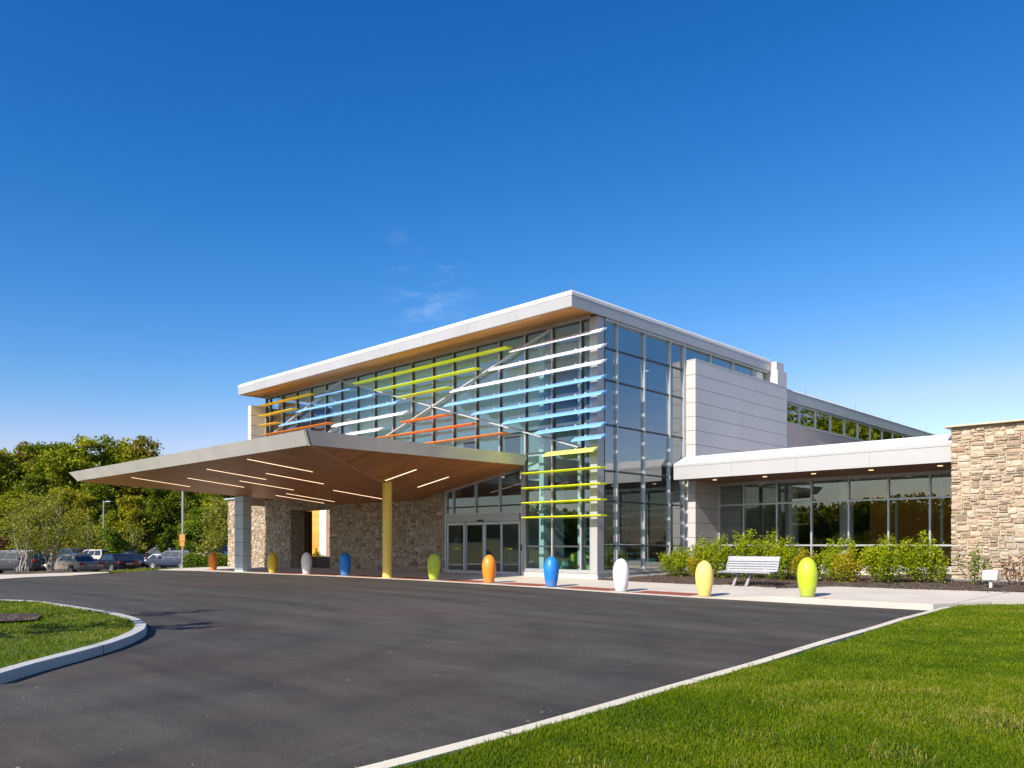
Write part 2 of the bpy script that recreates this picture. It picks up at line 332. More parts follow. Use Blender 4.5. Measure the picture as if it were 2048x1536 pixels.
# ------------------------------------------------------------------ ground
KN=[(-400,2.6),(-125,2.0),(-112,1.2),(-95,-1.2),(-75,-.9),(-65,-.80),(-57,-.64),(-52,-.32),(-48,-.1),(-41,0),(-35,.02),(-32,.04),(-29,.055),(-23,.06),(-20,.045),(-17,.02),(-14.25,-.02),(-11.5,-.04),(-8.6,-.05),(0,-.06),(200,-.06)]
KX=[k[0] for k in KN]; KZ=[k[1] for k in KN]
def zg(x): return float(np.interp(x,KX,KZ))
def rampx(x): t=min(1,max(0,(x+11.2)/2.0)); return t*t*(3-2*t)
def wz(x,y): return zg(x)+.012+.13*rampx(x)+.02*max(0,y-19.4)
def sheet(name, poly, zf, mat, skirt=0, ycuts=(), xcuts=(), jitter=0):
    bm=bmesh.new(); vs=[bm.verts.new((x,y,0)) for x,y in poly]; f=bm.faces.new(vs)
    if f.normal.z<0 or sum((poly[i][0]*poly[(i+1)%len(poly)][1]-poly[(i+1)%len(poly)][0]*poly[i][1]) for i in range(len(poly)))<0: bmesh.ops.reverse_faces(bm,faces=[f])
    x0=min(p[0] for p in poly); x1=max(p[0] for p in poly)
    for k in list(KX)+list(xcuts):
        if x0<k<x1: bmesh.ops.bisect_plane(bm,geom=bm.verts[:]+bm.edges[:]+bm.faces[:],plane_co=(k,0,0),plane_no=(1,0,0))
    for k in ycuts: bmesh.ops.bisect_plane(bm,geom=bm.verts[:]+bm.edges[:]+bm.faces[:],plane_co=(0,k,0),plane_no=(0,1,0))
    bnd={v for e in bm.edges if e.is_boundary for v in e.verts}
    for v in bm.verts: v.co.z=zf(v.co.x,v.co.y)+(random.uniform(-jitter,jitter) if jitter and v not in bnd else 0)
    n0=len(bm.faces)
    if skirt:
        be=[e for e in bm.edges if e.is_boundary]; r=bmesh.ops.extrude_edge_only(bm,edges=be)
        for g in r['geom']:
            if isinstance(g,bmesh.types.BMVert): g.co.z-=skirt
            if isinstance(g,bmesh.types.BMFace): g.material_index=1
    bmesh.ops.triangulate(bm,faces=[f for f in bm.faces if len(f.verts)>4])
    me=bpy.data.meshes.new(name); bm.to_mesh(me); bm.free()
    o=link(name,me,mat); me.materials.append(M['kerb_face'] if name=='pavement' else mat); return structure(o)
def dip(x,y): return .16*min(1,max(0,(19-y)/4))*min(1,max(0,(-41.5-x)/3))*min(1,max(0,(x+62)/8))
rcuts=[-11.2+.25*i for i in range(9)]
sheet('ground',[(-400,-200),(200,-200),(200,400),(-400,400)],lambda x,y:zg(x)-.05-dip(x,y)-(.25 if x<-41 else 0),M['field'],ycuts=(0,6,12,18,20))
drive=[(-3.9,-30),(-3.9,3.4),(-4.0,5.2),(-4.2,7.1),(-4.45,10.9),(-4.75,13.5),(-5.1,17.8),(-5.3,19.0),(-46.5,19.0),(-45.2,17.85),(-42.6,16.0),(-40.2,14.3),(-37.5,11.7),(-36.7,9.8),(-35.3,8.4),(-34,4),(-60,-25),(-60,-30)]
sheet('driveway',drive,lambda x,y:zg(x),M['asphalt'])
sheet('parking_lot',[(-94,-10),(-57,-10),(-57,75),(-94,75)],lambda x,y:zg(x)+.004,M['asphalt'])
WY=18.75
walk=[(-47.2,19.3),(-46.4,18.95),(-44.6,WY),(-5.55,WY),(-5.25,19.5),(-4.8,20.3),(-3.9,21.2),(2,26),(2,29),(-4.87,23.6),(-7.4,23.1),(-11.3,23.12),(-11.55,23.95),(-13.35,23.85),(-13.5,23.18),(-15.65,22.9),(-17.7,22.75),(-18.15,23.0),(-18.15,23.6),(-47.0,24.2),(-47.9,23.6),(-50,26),(-50.6,25.6)]
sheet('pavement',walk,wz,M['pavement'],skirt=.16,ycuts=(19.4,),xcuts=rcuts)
# saw cuts in the pavement
jm=MB()
def joint(a,b,w=.012):
    n=12; a=Vector(a+(0,)); b=Vector(b+(0,)); d=(b-a); p=Vector((-d.y,d.x,0)).normalized()*w/2
    for i in range(n):
        q0=a+d*i/n; q1=a+d*(i+1)/n; jm.quad(*[(q.x,q.y,wz(q.x,q.y)+.003) for q in (q0-p,q1-p,q1+p,q0+p)])
joint((-5.3,19.55),(-5.15,23.4)); joint((-7.95,WY),(-7.95,19.0),.03); joint((-44,19.02),(-5.4,19.02),.008)
for x in (-10.2,-13,-15.7,-18.2,-21.2,-24.2): joint((x,19.98),(x,23.0),.006)
structure(jm.build('pavement_joints',M['joint']))
path=[(-35.4,8.4),(-36.9,9.75),(-37.7,11.7),(-40.4,14.2),(-42.0,14.7),(-42.3,12.3),(-41.2,10.7),(-42.0,9.3),(-38,5)]
sheet('path',path,lambda x,y:zg(x)+.03,M['pavement'],skirt=.05)
bed=[(-18.15,23.05),(-17.7,22.7),(-15.65,22.85),(-13.0,23.1),(-11,23.05),(-7.4,23.0),(-4.87,23.5),(-3,24.6),(3,27.74),(-7.7,27.74),(-7.7,31.1),(-18.15,31.1)]
sheet('planting_bed',bed,lambda x,y:wz(x,y)+.02-(.05 if y<23.3 else 0),M['mulch'],ycuts=[23.2+.35*i for i in range(22)],xcuts=[-18+.35*i for i in range(60)],jitter=.03)
def lawn_z(x,y): return zg(x)+.10-.022*math.exp(-max(0,x+3.95)/.35)+.05*math.sin(x*.9+1)*math.sin(y*.7)*min(1,max(0,(x+4)/1.5))
kin=[(-3.83,-8),(-3.83,2.6),(-3.88,3.6),(-3.93,4.5),(-4.03,5.55),(-4.13,6.9),(-4.25,8.46),(-4.5,11.5),(-4.88,15.1),(-5.13,17.9),(-5.2,18.75),(-5.2,19.5),(-4.75,20.25),(-3.85,21.15),(2,26)]
lawn=kin+[(14,27),(14,-8)]
lcuts=[-4.4,-4.2,-4.05,-3.9,-3.75,-3.6,-3.3]
sheet('lawn',lawn,lawn_z,M['turf'],ycuts=[-6+.8*i for i in range(40)],xcuts=[-5+.8*i for i in range(24)]+lcuts,skirt=.1)
kout=[(-4.0,-8),(-4.0,2.8),(-4.05,4.2),(-4.13,5.2),(-4.22,6.2),(-4.3,7.2),(-4.4,8.4),(-4.68,10.95),(-4.9,13.5),(-5.08,15.1),(-5.27,17.85),(-5.33,WY-.01)]
def ribbon(name,outer,inner,z,mat,depth=.2,round_=.012):
    # kerb: outer and inner polylines (same count), a square top with a small chamfer
    mb=MB(); n=len(outer); o=0
    for i in range(n):
        (ax,ay),(bx,by)=outer[i],inner[i]; za=z(ax,ay); zb=z(bx,by); d=Vector((bx-ax,by-ay,0)).normalized()*round_
        mb.v+= [(ax,ay,za-depth),(ax,ay,za-round_),(ax+d.x,ay+d.y,za),(bx,by,zb),(bx,by,zb-depth)]
    for i in range(n-1):
        for k in range(4): a=i*5+k; mb.f.append((a,a+1,a+6,a+5))
    return structure(mb.build(name,mat,None))
def resample(pl,n):
    P=np.array(pl); s=np.r_[0,np.cumsum(np.hypot(*np.diff(P,axis=0).T))]; t=np.linspace(0,s[-1],n); return list(zip(np.interp(t,s,P[:,0]),np.interp(t,s,P[:,1])))
kzf=lambda x,y:zg(x)+.1
ko=resample(kout,60); ki=[(x+.145,y+.01) for x,y in ko]
ribbon('kerb',ko,ki,kzf,M['kerb'])
km=MB()
for y in (4.05,6.9,9.9,12.9,15.9):
    x=float(np.interp(y,[p[1] for p in ko],[p[0] for p in ko])); z=kzf(x,y)+.002; km.box(x-.004,x+.17,y-.006,y+.006,z-.12,z)
structure(km.build('kerb_joints',M['joint']))
isl_o=[(-2.04,-4.59),(-9.38,2.25),(-9.98,2.78),(-10.61,3.42),(-11.20,3.98),(-11.83,4.47),(-12.55,4.93),(-13.36,5.28),(-14.33,5.53),(-15.30,5.61),(-16.93,5.55),(-19.28,5.41),(-19.89,5.25),(-20.71,4.79),(-24.48,2.04),(-24.48,-6.12)]
def offset(pl,d):
    out=[]; n=len(pl)
    for i in range(n):
        a=Vector(pl[max(i-1,0)]); b=Vector(pl[min(i+1,n-1)]); t=(b-a).normalized(); out.append((pl[i][0]-t.y*d*-1,pl[i][1]+t.x*d*-1) if False else (pl[i][0]+(-t.y)*d,pl[i][1]+t.x*d))
    return out
io=resample(isl_o[1:15],70); ii=offset(io,.17)
iz=lambda x,y:zg(x)+.115
ribbon('kerb.001',io,ii,iz,M['kerb_grey'],.2)
km=MB()
for i in (9,24,44,58):
    a=Vector(io[i]); b=Vector(ii[i]); t=Vector((-(b-a).y,(b-a).x)).normalized()*.007; z=iz(*io[i])+.002
    e=(a-b).normalized()*.003; a2=a+e
    km.prism([(a2.x-t.x,a2.y-t.y,z-.15),(b.x-t.x,b.y-t.y,z-.15),(b.x+t.x,b.y+t.y,z-.15),(a2.x+t.x,a2.y+t.y,z-.15)],[(a2.x-t.x,a2.y-t.y,z),(b.x-t.x,b.y-t.y,z),(b.x+t.x,b.y+t.y,z),(a2.x+t.x,a2.y+t.y,z)])
structure(km.build('kerb_joints.001',M['joint']))
island=ii+[(-24,-6),(-3,-5)]
island_z=lambda x,y:zg(x)+.105
sheet('lawn.001',island,island_z,M['turf'],skirt=.1,ycuts=[-5+.7*i for i in range(16)],xcuts=[-24+.7*i for i in range(24)],jitter=.008)
ring=[(-15.6+.75*math.cos(a*.5236)+random.uniform(-.08,.08),3.75+.62*math.sin(a*.5236)+random.uniform(-.06,.06)) for a in range(12)]
sheet('mulch_ring',ring,lambda x,y:island_z(x,y)+.02+.05*max(0,1-((x+15.6)**2+(y-3.75)**2)),M['mulch'],ycuts=[3.2+.15*i for i in range(8)],xcuts=[-16.4+.15*i for i in range(11)],jitter=.02)
verge=[(-40.6,14.55),(-42.8,16.15),(-45.3,17.95),(-46.5,18.9),(-47.4,19.4),(-50.2,25.2),(-50,40),(-56.9,40),(-56.9,2),(-42,4),(-42.2,9.4),(-41.5,10.7),(-42.5,12.3),(-42.2,14.85)]
verge_z=lambda x,y:zg(x)+.02-dip(x,y)
sheet('verge',verge,verge_z,M['turf'],ycuts=[3+1.2*i for i in range(30)],xcuts=[-56+1.2*i for i in range(14)])

# ------------------------------------------------------------------ grass (uncountable)
CAM=Vector((0,0,1.37))
def inside(poly,x,y):
    P=np.array(poly); r=np.zeros(len(x),bool); j=len(P)-1
    for i in range(len(P)):
        xi,yi=P[i]; xj,yj=P[j]; c=((yi>y)!=(yj>y))&(x<(xj-xi)*(y-yi)/(yj-yi+1e-12)+xi); r^=c; j=i
    return r
AA=math.atan(1561/1612.); FW=np.array([-math.sin(AA),math.cos(AA)]); RT=np.array([math.cos(AA),math.sin(AA)])
def quads_mesh(name,V,F,tint,mat,parent=None,tri=False):
    n=len(F); k=F.shape[1]; me=bpy.data.meshes.new(name); me.vertices.add(len(V)); me.vertices.foreach_set('co',V.astype(np.float32).ravel())
    me.loops.add(n*k); me.loops.foreach_set('vertex_index',F.astype(np.int32).ravel()); me.polygons.add(n); me.polygons.foreach_set('loop_start',np.arange(0,n*k,k,dtype=np.int32)); me.polygons.foreach_set('loop_total',np.full(n,k,dtype=np.int32))
    me.update(); a=me.attributes.new('tint','FLOAT','FACE'); a.data.foreach_set('value',np.clip(tint,0,1).astype(np.float32))
    return link(name,me,mat,parent)
def grass(name,poly,zf,label,n,dmin,hmul=1,straw=.06,view=True,maxd=26,power=1.35,tsh=0):
    xs=[p[0] for p in poly]; ys=[p[1] for p in poly]; X=[];Y=[];need=n
    P=np.array(poly)
    # sample view-space: depth with a fall-off, so blades keep a similar size in any near view
    u=rng.random(n*3); d=(dmin**(2-power)+u*(maxd**(2-power)-dmin**(2-power)))**(1/(2-power)); l=rng.uniform(-.75,1.05,n*3)*d
    x=RT[0]*l+FW[0]*d; y=RT[1]*l+FW[1]*d; k=inside(poly,x,y); x=x[k][:n]; y=y[k][:n]; d=d[k][:n]; m=len(x)
    z=np.array([zf(a,b) for a,b in zip(x,y)])
    pat=np.sin(x*1.7+np.sin(y*1.3)*2)*np.sin(y*1.9+np.sin(x*1.1)*2); pat2=np.sin(x*5.1+3*np.sin(y*2.2))*np.sin(y*4.3+2*np.sin(x*3.7))
    h=(.017+.022*rng.random(m))*(1+.22*pat+.20*pat2)*hmul*(1+.018*d); tall=rng.random(m)<.02; h[tall]*=1.9
    w=.0016*(1+.20*d)*rng.uniform(.7,1.3,m); a=rng.uniform(0,2*np.pi,m); lean=rng.normal(0,.45,m)*h; b=rng.uniform(0,2*np.pi,m)
    dx=np.cos(a)*w; dy=np.sin(a)*w; lx=np.cos(b)*lean; ly=np.sin(b)*lean; z0=z-.012
    V=np.zeros((m,5,3)); V[:,0]=np.c_[x-dx,y-dy,z0]; V[:,1]=np.c_[x+dx,y+dy,z0]; V[:,2]=np.c_[x+dx*.75+lx*.35,y+dy*.75+ly*.35,z+h*.6]; V[:,3]=np.c_[x-dx*.75+lx*.35,y-dy*.75+ly*.35,z+h*.6]; V[:,4]=np.c_[x+lx,y+ly,z+h*.95]
    o=(np.arange(m)*5)[:,None]; F=np.concatenate([o+np.array([0,1,2]),o+np.array([0,2,3]),o+np.array([3,2,4])])
    p3_=np.sin(x*.8+1.3*np.sin(y*.9))*np.sin(y*.7+1.1*np.sin(x*1.2)); t=.45+tsh+.13*pat+.14*pat2+.14*p3_+rng.normal(0,.15,m); st=rng.random(m)<straw*np.clip(.25+2.2*p3_+1.4*pat2,0.05,4); t[st]=rng.uniform(.80,1,st.sum())
    g=quads_mesh(name,V.reshape(-1,3),F,np.tile(t,3),M['grass']); tag(g,label,'grass',kind='stuff'); return g
grass('grass',[(p[0]+.0,p[1]) for p in kin]+[(14,27),(14,-8)],lawn_z,'mown green lawn blades beside the pale kerb in the foreground',560000,3.2,straw=.035,tsh=.06)
grass('grass.001',island,island_z,'bright sunlit grass on the kerbed island in the driveway',110000,7.0,1.0,.03,tsh=.14,maxd=24,power=1.2)
grass('grass.002',verge,verge_z,'thin bright grass verge between driveway and parked cars',34000,40,1.6,.10,tsh=.14,maxd=62,power=.6)
# clumps of coarse pale grass in the lawn
def clump(cx,cy,r,n,hh,tl,name,label):
    x=cx+rng.normal(0,r,n); y=cy+rng.normal(0,r*.8,n); z=np.array([lawn_z(a,b) for a,b in zip(x,y)]); h=hh*.75*rng.uniform(.4,1,n); b=rng.uniform(0,2*np.pi,n); le=h*rng.uniform(.5,1.8,n); w=.0026; a=b+1.57
    V=np.zeros((n,5,3)); dx=np.cos(a)*w; dy=np.sin(a)*w; lx=np.cos(b)*le; ly=np.sin(b)*le
    V[:,0]=np.c_[x-dx,y-dy,z-.01]; V[:,1]=np.c_[x+dx,y+dy,z-.01]; V[:,2]=np.c_[x+dx*.8+lx*.4,y+dy*.8+ly*.4,z+h*.7]; V[:,3]=np.c_[x-dx*.8+lx*.4,y-dy*.8+ly*.4,z+h*.7]; V[:,4]=np.c_[x+lx,y+ly,z+h*.75]
    o=(np.arange(n)*5)[:,None]; F=np.concatenate([o+np.array([0,1,2]),o+np.array([0,2,3]),o+np.array([3,2,4])]); t=tl+rng.normal(0,.12,n)
    return V.reshape(-1,3),F,np.tile(t,3)
VV=[];FF=[];TT=[];o=0
for cx,cy,r,n,hh,tl in ((-1.35,6.6,.24,900,.12,.90),(-1.95,6.35,.14,300,.10,.86),(-.55,4.9,.18,700,.11,.90),(-.95,5.0,.12,240,.10,.84),(-2.35,3.55,.10,260,.15,.70),(-2.1,4.3,.14,260,.10,.84),(-1.75,5.2,.12,220,.10,.88),(-2.6,5.0,.12,260,.09,.84),(-2.9,3.7,.15,320,.09,.88),(-.9,9.5,.3,500,.12,.84),(-2.9,6.2,.16,240,.08,.9),(-1.5,3.9,.16,320,.10,.9),(-1.2,4.3,.10,160,.14,.6),(.5,8.5,.28,420,.11,.88),(-.2,6.3,.14,240,.1,.84),(-3.2,4.6,.2,300,.07,.9),(-2.2,7.4,.2,240,.08,.82),(-1.0,7.6,.25,300,.08,.84)):
    v,f,t=clump(cx,cy,r,n,hh,tl,'',''); VV.append(v); FF.append(f+o); TT.append(t); o+=len(v)
tag(quads_mesh('grass_tufts',np.concatenate(VV),np.concatenate(FF),np.concatenate(TT),M['grass']),'coarse straw coloured grass tufts scattered through the front lawn','grass',kind='stuff')
#PART2
# ------------------------------------------------------------------ lobby building
LB=empty('lobby_building','two storey glass fronted lobby building with coloured louvers and silver roof','building',(-30,23.2,0))
YF=23.2; XS=-18.15
XM=[-42.0,-41.54,-40.21,-38.73,-37.31,-35.9,-34.52,-33.12,-31.68,-30.26,-28.84,-27.39,-26.02,-24.59,-23.2,-21.77,-20.35,-18.94,-18.47]
ZH=9.76
def z0(x): return .30 if x>-21.8 else 4.3
fr=MB(); ft=MB()
for x in XM: fr.box(x-.032,x+.032,YF,YF+.15,z0(x),ZH-.1)
fr.box(-42.03,-18.47,YF-.004,YF+.16,ZH-.1,ZH+.02); fr.box(-21.80,-18.47,YF-.004,YF+.152,.30,.43)
for a,b in zip(XM[:-1],XM[1:]):
    zs=[5.82,4.93]+([3.02,1.30] if a>-21.8 else [])
    if a<-21.8: zs=[5.82]
    for z in zs: ft.box(a+.032,b-.032,YF+.05,YF+.14,z-.03,z+.03)
cw=fr.build('curtain_wall',M['frame'],LB); shd=MB()
for x in XM[:-1]: shd.box(x+.0325,x+.062,YF+.012,YF+.13,z0(x),ZH-.1)  # dark strip right of each mullion, painting its shaded side
for a_,b_ in zip(XM[:-1],XM[1:]): shd.box(a_+.063,b_-.033,YF+.03,YF+.13,ZH-.15,ZH-.101)
add_mat(cw,shd,M['frame_shade']); ft.split('transom',M['frame_dark'],cw)
for a,b in zip(XM[:-1],XM[1:]):
    zb=z0(b) if a>-21.8 else 4.3
    MB().quad((a+.032,YF+.1,zb),(b-.032,YF+.1,zb),(b-.032,YF+.1,ZH-.1),(a+.032,YF+.1,ZH-.1)).build('glass_pane',M['glass'],cw,recalc=False)
YS=[23.63,24.44,26.21,28.0,29.05]
fs=MB(); fd=MB()
for y in YS[1:4]: fs.box(XS-.15,XS,y-.032,y+.032,.43,9.61)
fs.box(XS-.15,XS,29.0,29.16,.30,9.61); fs.box(XS-.16,XS+.006,23.63,29.16,.30,.43)
fs.box(XS-.16,XS+.05,23.63,36.52,9.612,9.685)
for y in (31.19,33.16,35.09): fs.box(XS-.15,XS,y-.03,y+.03,8.95,9.61)
fs.box(XS-.15,XS,36.44,36.52,8.95,9.61)
ys=[23.63]+YS[1:]
for a,b in zip(ys[:-1],ys[1:]):
    for z in (8.63,7.45,5.80,4.10,2.98,1.32): fd.box(XS-.13,XS-.05,a+.032,b-.032,z-.03,z+.03)
sw=fs.build('curtain_wall',M['frame'],LB); shd=MB()
for y in YS[:4]: shd.box(XS-.14,XS-.012,(y+.033 if y>24 else y+.002),y+.046,.44,9.60)  # the same painted shade strips beside the side wall mullions
add_mat(sw,shd,M['frame_shade']); fd.split('transom',M['frame_dark'],sw)
for a,b in zip(ys[:-1],ys[1:]): MB().quad((XS-.09,a+.02,.43),(XS-.09,b-.02,.43),(XS-.09,b-.02,9.61),(XS-.09,a+.02,9.61)).build('glass_pane',M['glass_side'],sw,recalc=False)
yc=[29.16,31.19,33.16,35.09,36.46]
for a,b in zip(yc[:-1],yc[1:]): MB().quad((XS-.09,a+.03,8.9),(XS-.09,b-.03,8.9),(XS-.09,b-.03,9.61),(XS-.09,a+.03,9.61)).build('glass_pane',M['glass_side'],sw,recalc=False)
cp=MB(); cp.box(-18.44,XS,YF-.006,23.60,.30,9.70); cp.build('corner_post',M['fascia'],LB,bevel=.006)
pl=MB(); pl.box(-21.9,-18.10,YF-.06,23.7,-.1,.298); pl.box(-18.5,-18.10,23.7,29.14,-.1,.298); pl.build('plinth',M['plinth'],LB,bevel=.008)
sl=MB(); sl.box(-21.85,-18.07,YF-.09,YF-.007,.30,.325); sl.box(XS+.008,-18.07,YF-.007,29.14,.30,.325); sl.build('sill',M['frame'],LB)
# roof
YR=21.6; XR=-18.02; XL=-42.1
rf=MB(); rf.box(XL+.1,XR-.1,YR+.1,37.2,9.86,10.2)
roof=rf.build('roof',M['cap'],LB)
fa=MB(); n=9
for i in range(n):
    a=XL+(XR-XL)*i/n; b=XL+(XR-XL)*(i+1)/n; fa.box(a+.004,b-.004,YR,YR+.06,9.68,10.07)
n=5
for i in range(n):
    a=YR+.062+(36.5-YR-.062)*i/n; b=YR+.062+(36.5-YR-.062)*(i+1)/n; fa.box(XR-.06,XR,a+.004,b-.004,9.69,10.07)
fa.box(XL,XL+.06,YR+.062,23.3,9.68,10.07)
fa.build('fascia',M['fascia'],roof)
fb=MB(); fb.box(XL+.02,XR-.03,YR+.03,YR+.09,9.70,10.05); fb.box(XR-.09,XR-.03,YR+.09,36.5,9.70,10.05); fb.build('fascia_backing',M['joint'],roof)
ca=MB(); d=.012
ca.prism([(XL-d,YR-d,10.08),(XR+d,YR-d,10.08),(XR+d,36.5,10.08),(XL-d,36.5,10.08)],[(XL-d,YR-d,10.19),(XR+d,YR-d,10.19),(XR+d,36.5,10.19),(XL-d,36.5,10.19)])
ca.prism([(XL-d,YR-d,10.191),(XR+d,YR-d,10.191),(XR+d,36.5,10.191),(XL-d,36.5,10.191)],[(XL+.1,YR+.12,10.285),(XR-.1,YR+.12,10.285),(XR-.1,36.5,10.285),(XL+.1,36.5,10.285)])
ca.build('coping',M['cap'],roof)
so=MB(); so.prism([(XL+.06,YR+.06,9.69),(XR-.06,YR+.06,9.69),(XR-.06,YF+.2,9.79),(XL+.06,YF+.2,9.79)],[(XL+.06,YR+.06,9.73),(XR-.06,YR+.06,9.73),(XR-.06,YF+.2,9.83),(XL+.06,YF+.2,9.83)])
so.build('soffit',M['soffit_top'],roof)
for x,y,h in ((-18.2,21.9,.40),(-22.74,21.9,.32),(-27.4,21.9,.32),(-31.9,21.9,.32),(-36.2,21.9,.32),(-40.8,21.9,.32),(-18.2,28.97,.36),(-18.2,35.86,.36)):
    MB().tube([(x,y,10.25),(x,y,10.3),(x,y,10.32),(x,y,10.3+h)],[.02,.02,.008,.006],6).build('lightning_rod',M['rod'],LB)
# panel clad wall on the right hand side
XP=-17.69; zj=[9.0,8.40,7.83,7.25,6.67,6.09,5.51,4.93,4.35,3.5,2.88,2.26,1.66,1.05,.2]
bk=MB(); bk.box(-18.14,XP-.03,29.18,37.48,0,8.97); bk.box(-24,XS-.2,29.25,37.48,0,8.9)
pw=bk.build('panel_wall',M['joint'],LB)
pn=MB()
for zt,zb in zip(zj[:-1],zj[1:]):
    pn.box(-18.14,XP-.001,29.15,29.18,zb+.008,zt-.008)
    for a,b in ((29.152,33.05),(33.05,37.51)): pn.box(XP-.028,XP,a+(.008 if a>30 else .0),b-(.008 if b<35 else 0),zb+.008,zt-.008)
pn.build('cladding',M['panel'],pw)
cpn=MB(); cpn.box(-18.14,XP+.012,29.138,37.52,8.995,9.035); cpn.build('coping',M['panel'],pw)
py=MB(); py.box(-18.3,XP,36.53,37.51,9.036,9.74); py.box(-18.3,XP-.06,36.54,37.3,9.741,10.14); py.build('pylon',M['panel'],LB,bevel=.006)
# end wall and left wing wall
ww=MB(); ww.box(-42.35,-42.05,22.36,24.2,3.9,9.17); ww.box(-42.35,-42.05,24.2,36,4.2,9.66); w_=ww.build('wing_wall',M['joint'],LB)
wp=MB(); z=9.2
while z>4:
    wp.box(-42.37,-42.03,22.33,22.358,z-.56+.006,z-.006); wp.box(-42.05,-42.028,22.36,YF-.01,z-.56+.006,z-.006); z-=.567
wp.build('cladding',paint('wing_cladding',(.62,.55,.43),.45,.0,.05),w_)
# louvers
LV=[('white',1,-22.06,-17.55,9.011),('white',1,-23.25,-17.55,8.445),('white',1,-25.6,-17.55,7.884),('blue',1,-26.0,-17.55,7.333),('blue',1,-24.29,-17.55,6.776),('blue',1,-22.52,-17.55,6.215),('blue',1,-20.78,-17.55,5.654),('blue',1,-18.93,-17.55,5.222),('pale_lime',1,-20.34,-17.92,4.784),
('blue',1,-36.04,-32.89,9.011),('blue',1,-37.8,-31.09,8.445),('blue',1,-39.63,-29.3,7.884),('white',1,-34.51,-28.75,7.333),('white',1,-33.55,-30.57,6.776),
('lime',0,-32.66,-22.26,9.173),('lime',0,-30.89,-24.04,8.607),('lime',0,-29.15,-25.79,8.056),('yellow',0,-41.77,-36.47,9.173),('yellow',0,-41.8,-38.18,8.607),('yellow',0,-41.8,-39.97,8.056),
('orange',0,-41.32,-34.75,7.494),('orange',0,-28.94,-25.89,6.905),('orange',0,-30.73,-24.22,6.358),('orange',0,-28.6,-22.44,5.797),
('lime',0,-21.4,-17.56,4.114),('lime',0,-21.4,-17.56,3.538),('lime',0,-21.4,-17.56,2.972),('lime',0,-21.4,-17.56,2.407)]
YB=22.82
def louver(c,tilt,xa,xb,z):
    n=20; w=.42; t=.078; a=R(-29) if tilt else 0; m=MB(); pts=[]
    for k in range(n):
        th=2*math.pi*k/n; u=w/2*math.cos(th); v=t/2*math.copysign(abs(math.sin(th))**.9,math.sin(th))
        # positive tilt rotation lowers the outer (street side) edge
        pts.append((u*math.cos(a)+v*math.sin(a), v*math.cos(a)-u*math.sin(a)))
    m.prism([(xa,YB+p,z+q) for p,q in pts],[(xb,YB+p,z+q) for p,q in pts])
    o=m.build('louver',M[c],LB,smooth=40)
    b=MB()
    for x in XM:
        if xa+.05<x<xb-.05:
            zz=z+(.10 if tilt else .02); b.box(x-.012,x+.012,YB+.12,YF,zz-.03,zz+.03); b.box(x-.04,x+.04,YF-.012,YF,zz-.06,zz+.06); b.box(x-.03,x+.03,YB+.08,YB+.17,zz-.035,zz+.035)
    if b.v:
        add_mat(o,b,M['white_metal'])
for l in LV: louver(*l)
br=MB(); yb=YF-.06
for (xa,za),(xb,zb) in (((-34.37,9.6),(-27.29,7.46)),((-27.29,7.46),(-18.96,4.97)),((-20.31,9.6),(-27.29,7.46)),((-27.29,7.46),(-30.54,6.49)),((-34.37,9.6),(-40.9,7.63)),((-35.48,7.11),(-33.5,7.62)),((-30.54,6.49),(-35.5,4.95))):
    br.bar((xa,yb,za),(xb,yb,zb),.05,.13,(0,1,0))
br.build('cross_brace',M['white_metal'],LB)
# interior seen through the glass
it=MB(); it.box(-35.4,-18.35,23.5,36.9,.02,.16); fl=it.build('interior_floor',M['floor_in'],LB)
it=MB(); it.box(-42.0,-24.7,23.5,36.9,4.0,4.28); it.build('upper_floor',M['wall_white'],LB)
it=MB(); it.box(-42.0,-18.4,23.5,36.9,9.80,9.855); it.build('interior_ceiling',M['wall_white'],LB)
it=MB(); it.box(-42.0,-24.7,27.6,27.8,4.29,9.79); it.box(-24.9,-24.7,27.81,36.6,.17,9.79); it.box(-24.69,-18.4,36.6,36.8,.17,9.79); it.box(-35.4,-24.91,28.6,28.8,.17,3.99); it.box(-35.6,-35.41,24.6,36,.0,3.99)
it.split('interior_wall',M['wall_cream'],LB)
it=MB()
for x in (-40.8,-37.9,-35.2,-32.3,-29.6,-26.7): it.box(x-.5,x+.5,27.57,27.59,4.3,6.5)
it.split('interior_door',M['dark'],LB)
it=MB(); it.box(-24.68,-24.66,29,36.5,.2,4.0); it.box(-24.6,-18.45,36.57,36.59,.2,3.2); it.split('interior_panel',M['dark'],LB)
for x,y in ((-21.45,23.95),(-20.0,24.6)):
    zt=9.78; MB().box(x-.12,x+.12,y-.12,y+.12,.17,zt).build('interior_column',M['wall_white'],LB)
it=MB(); it.box(-24.6,-18.5,30.4,31.2,4.0,4.9); it.build('interior_bridge',M['wall_white'],LB)
for x,y,z in ((-22.5,33,9.74),(-20,33,9.74),(-22,30.8,3.95),(-20,30.8,3.95)):
    MB().box(x-.06,x+.06,y-.5,y+.5,z,z+.04).build('ceiling_light',M['strip'],LB)
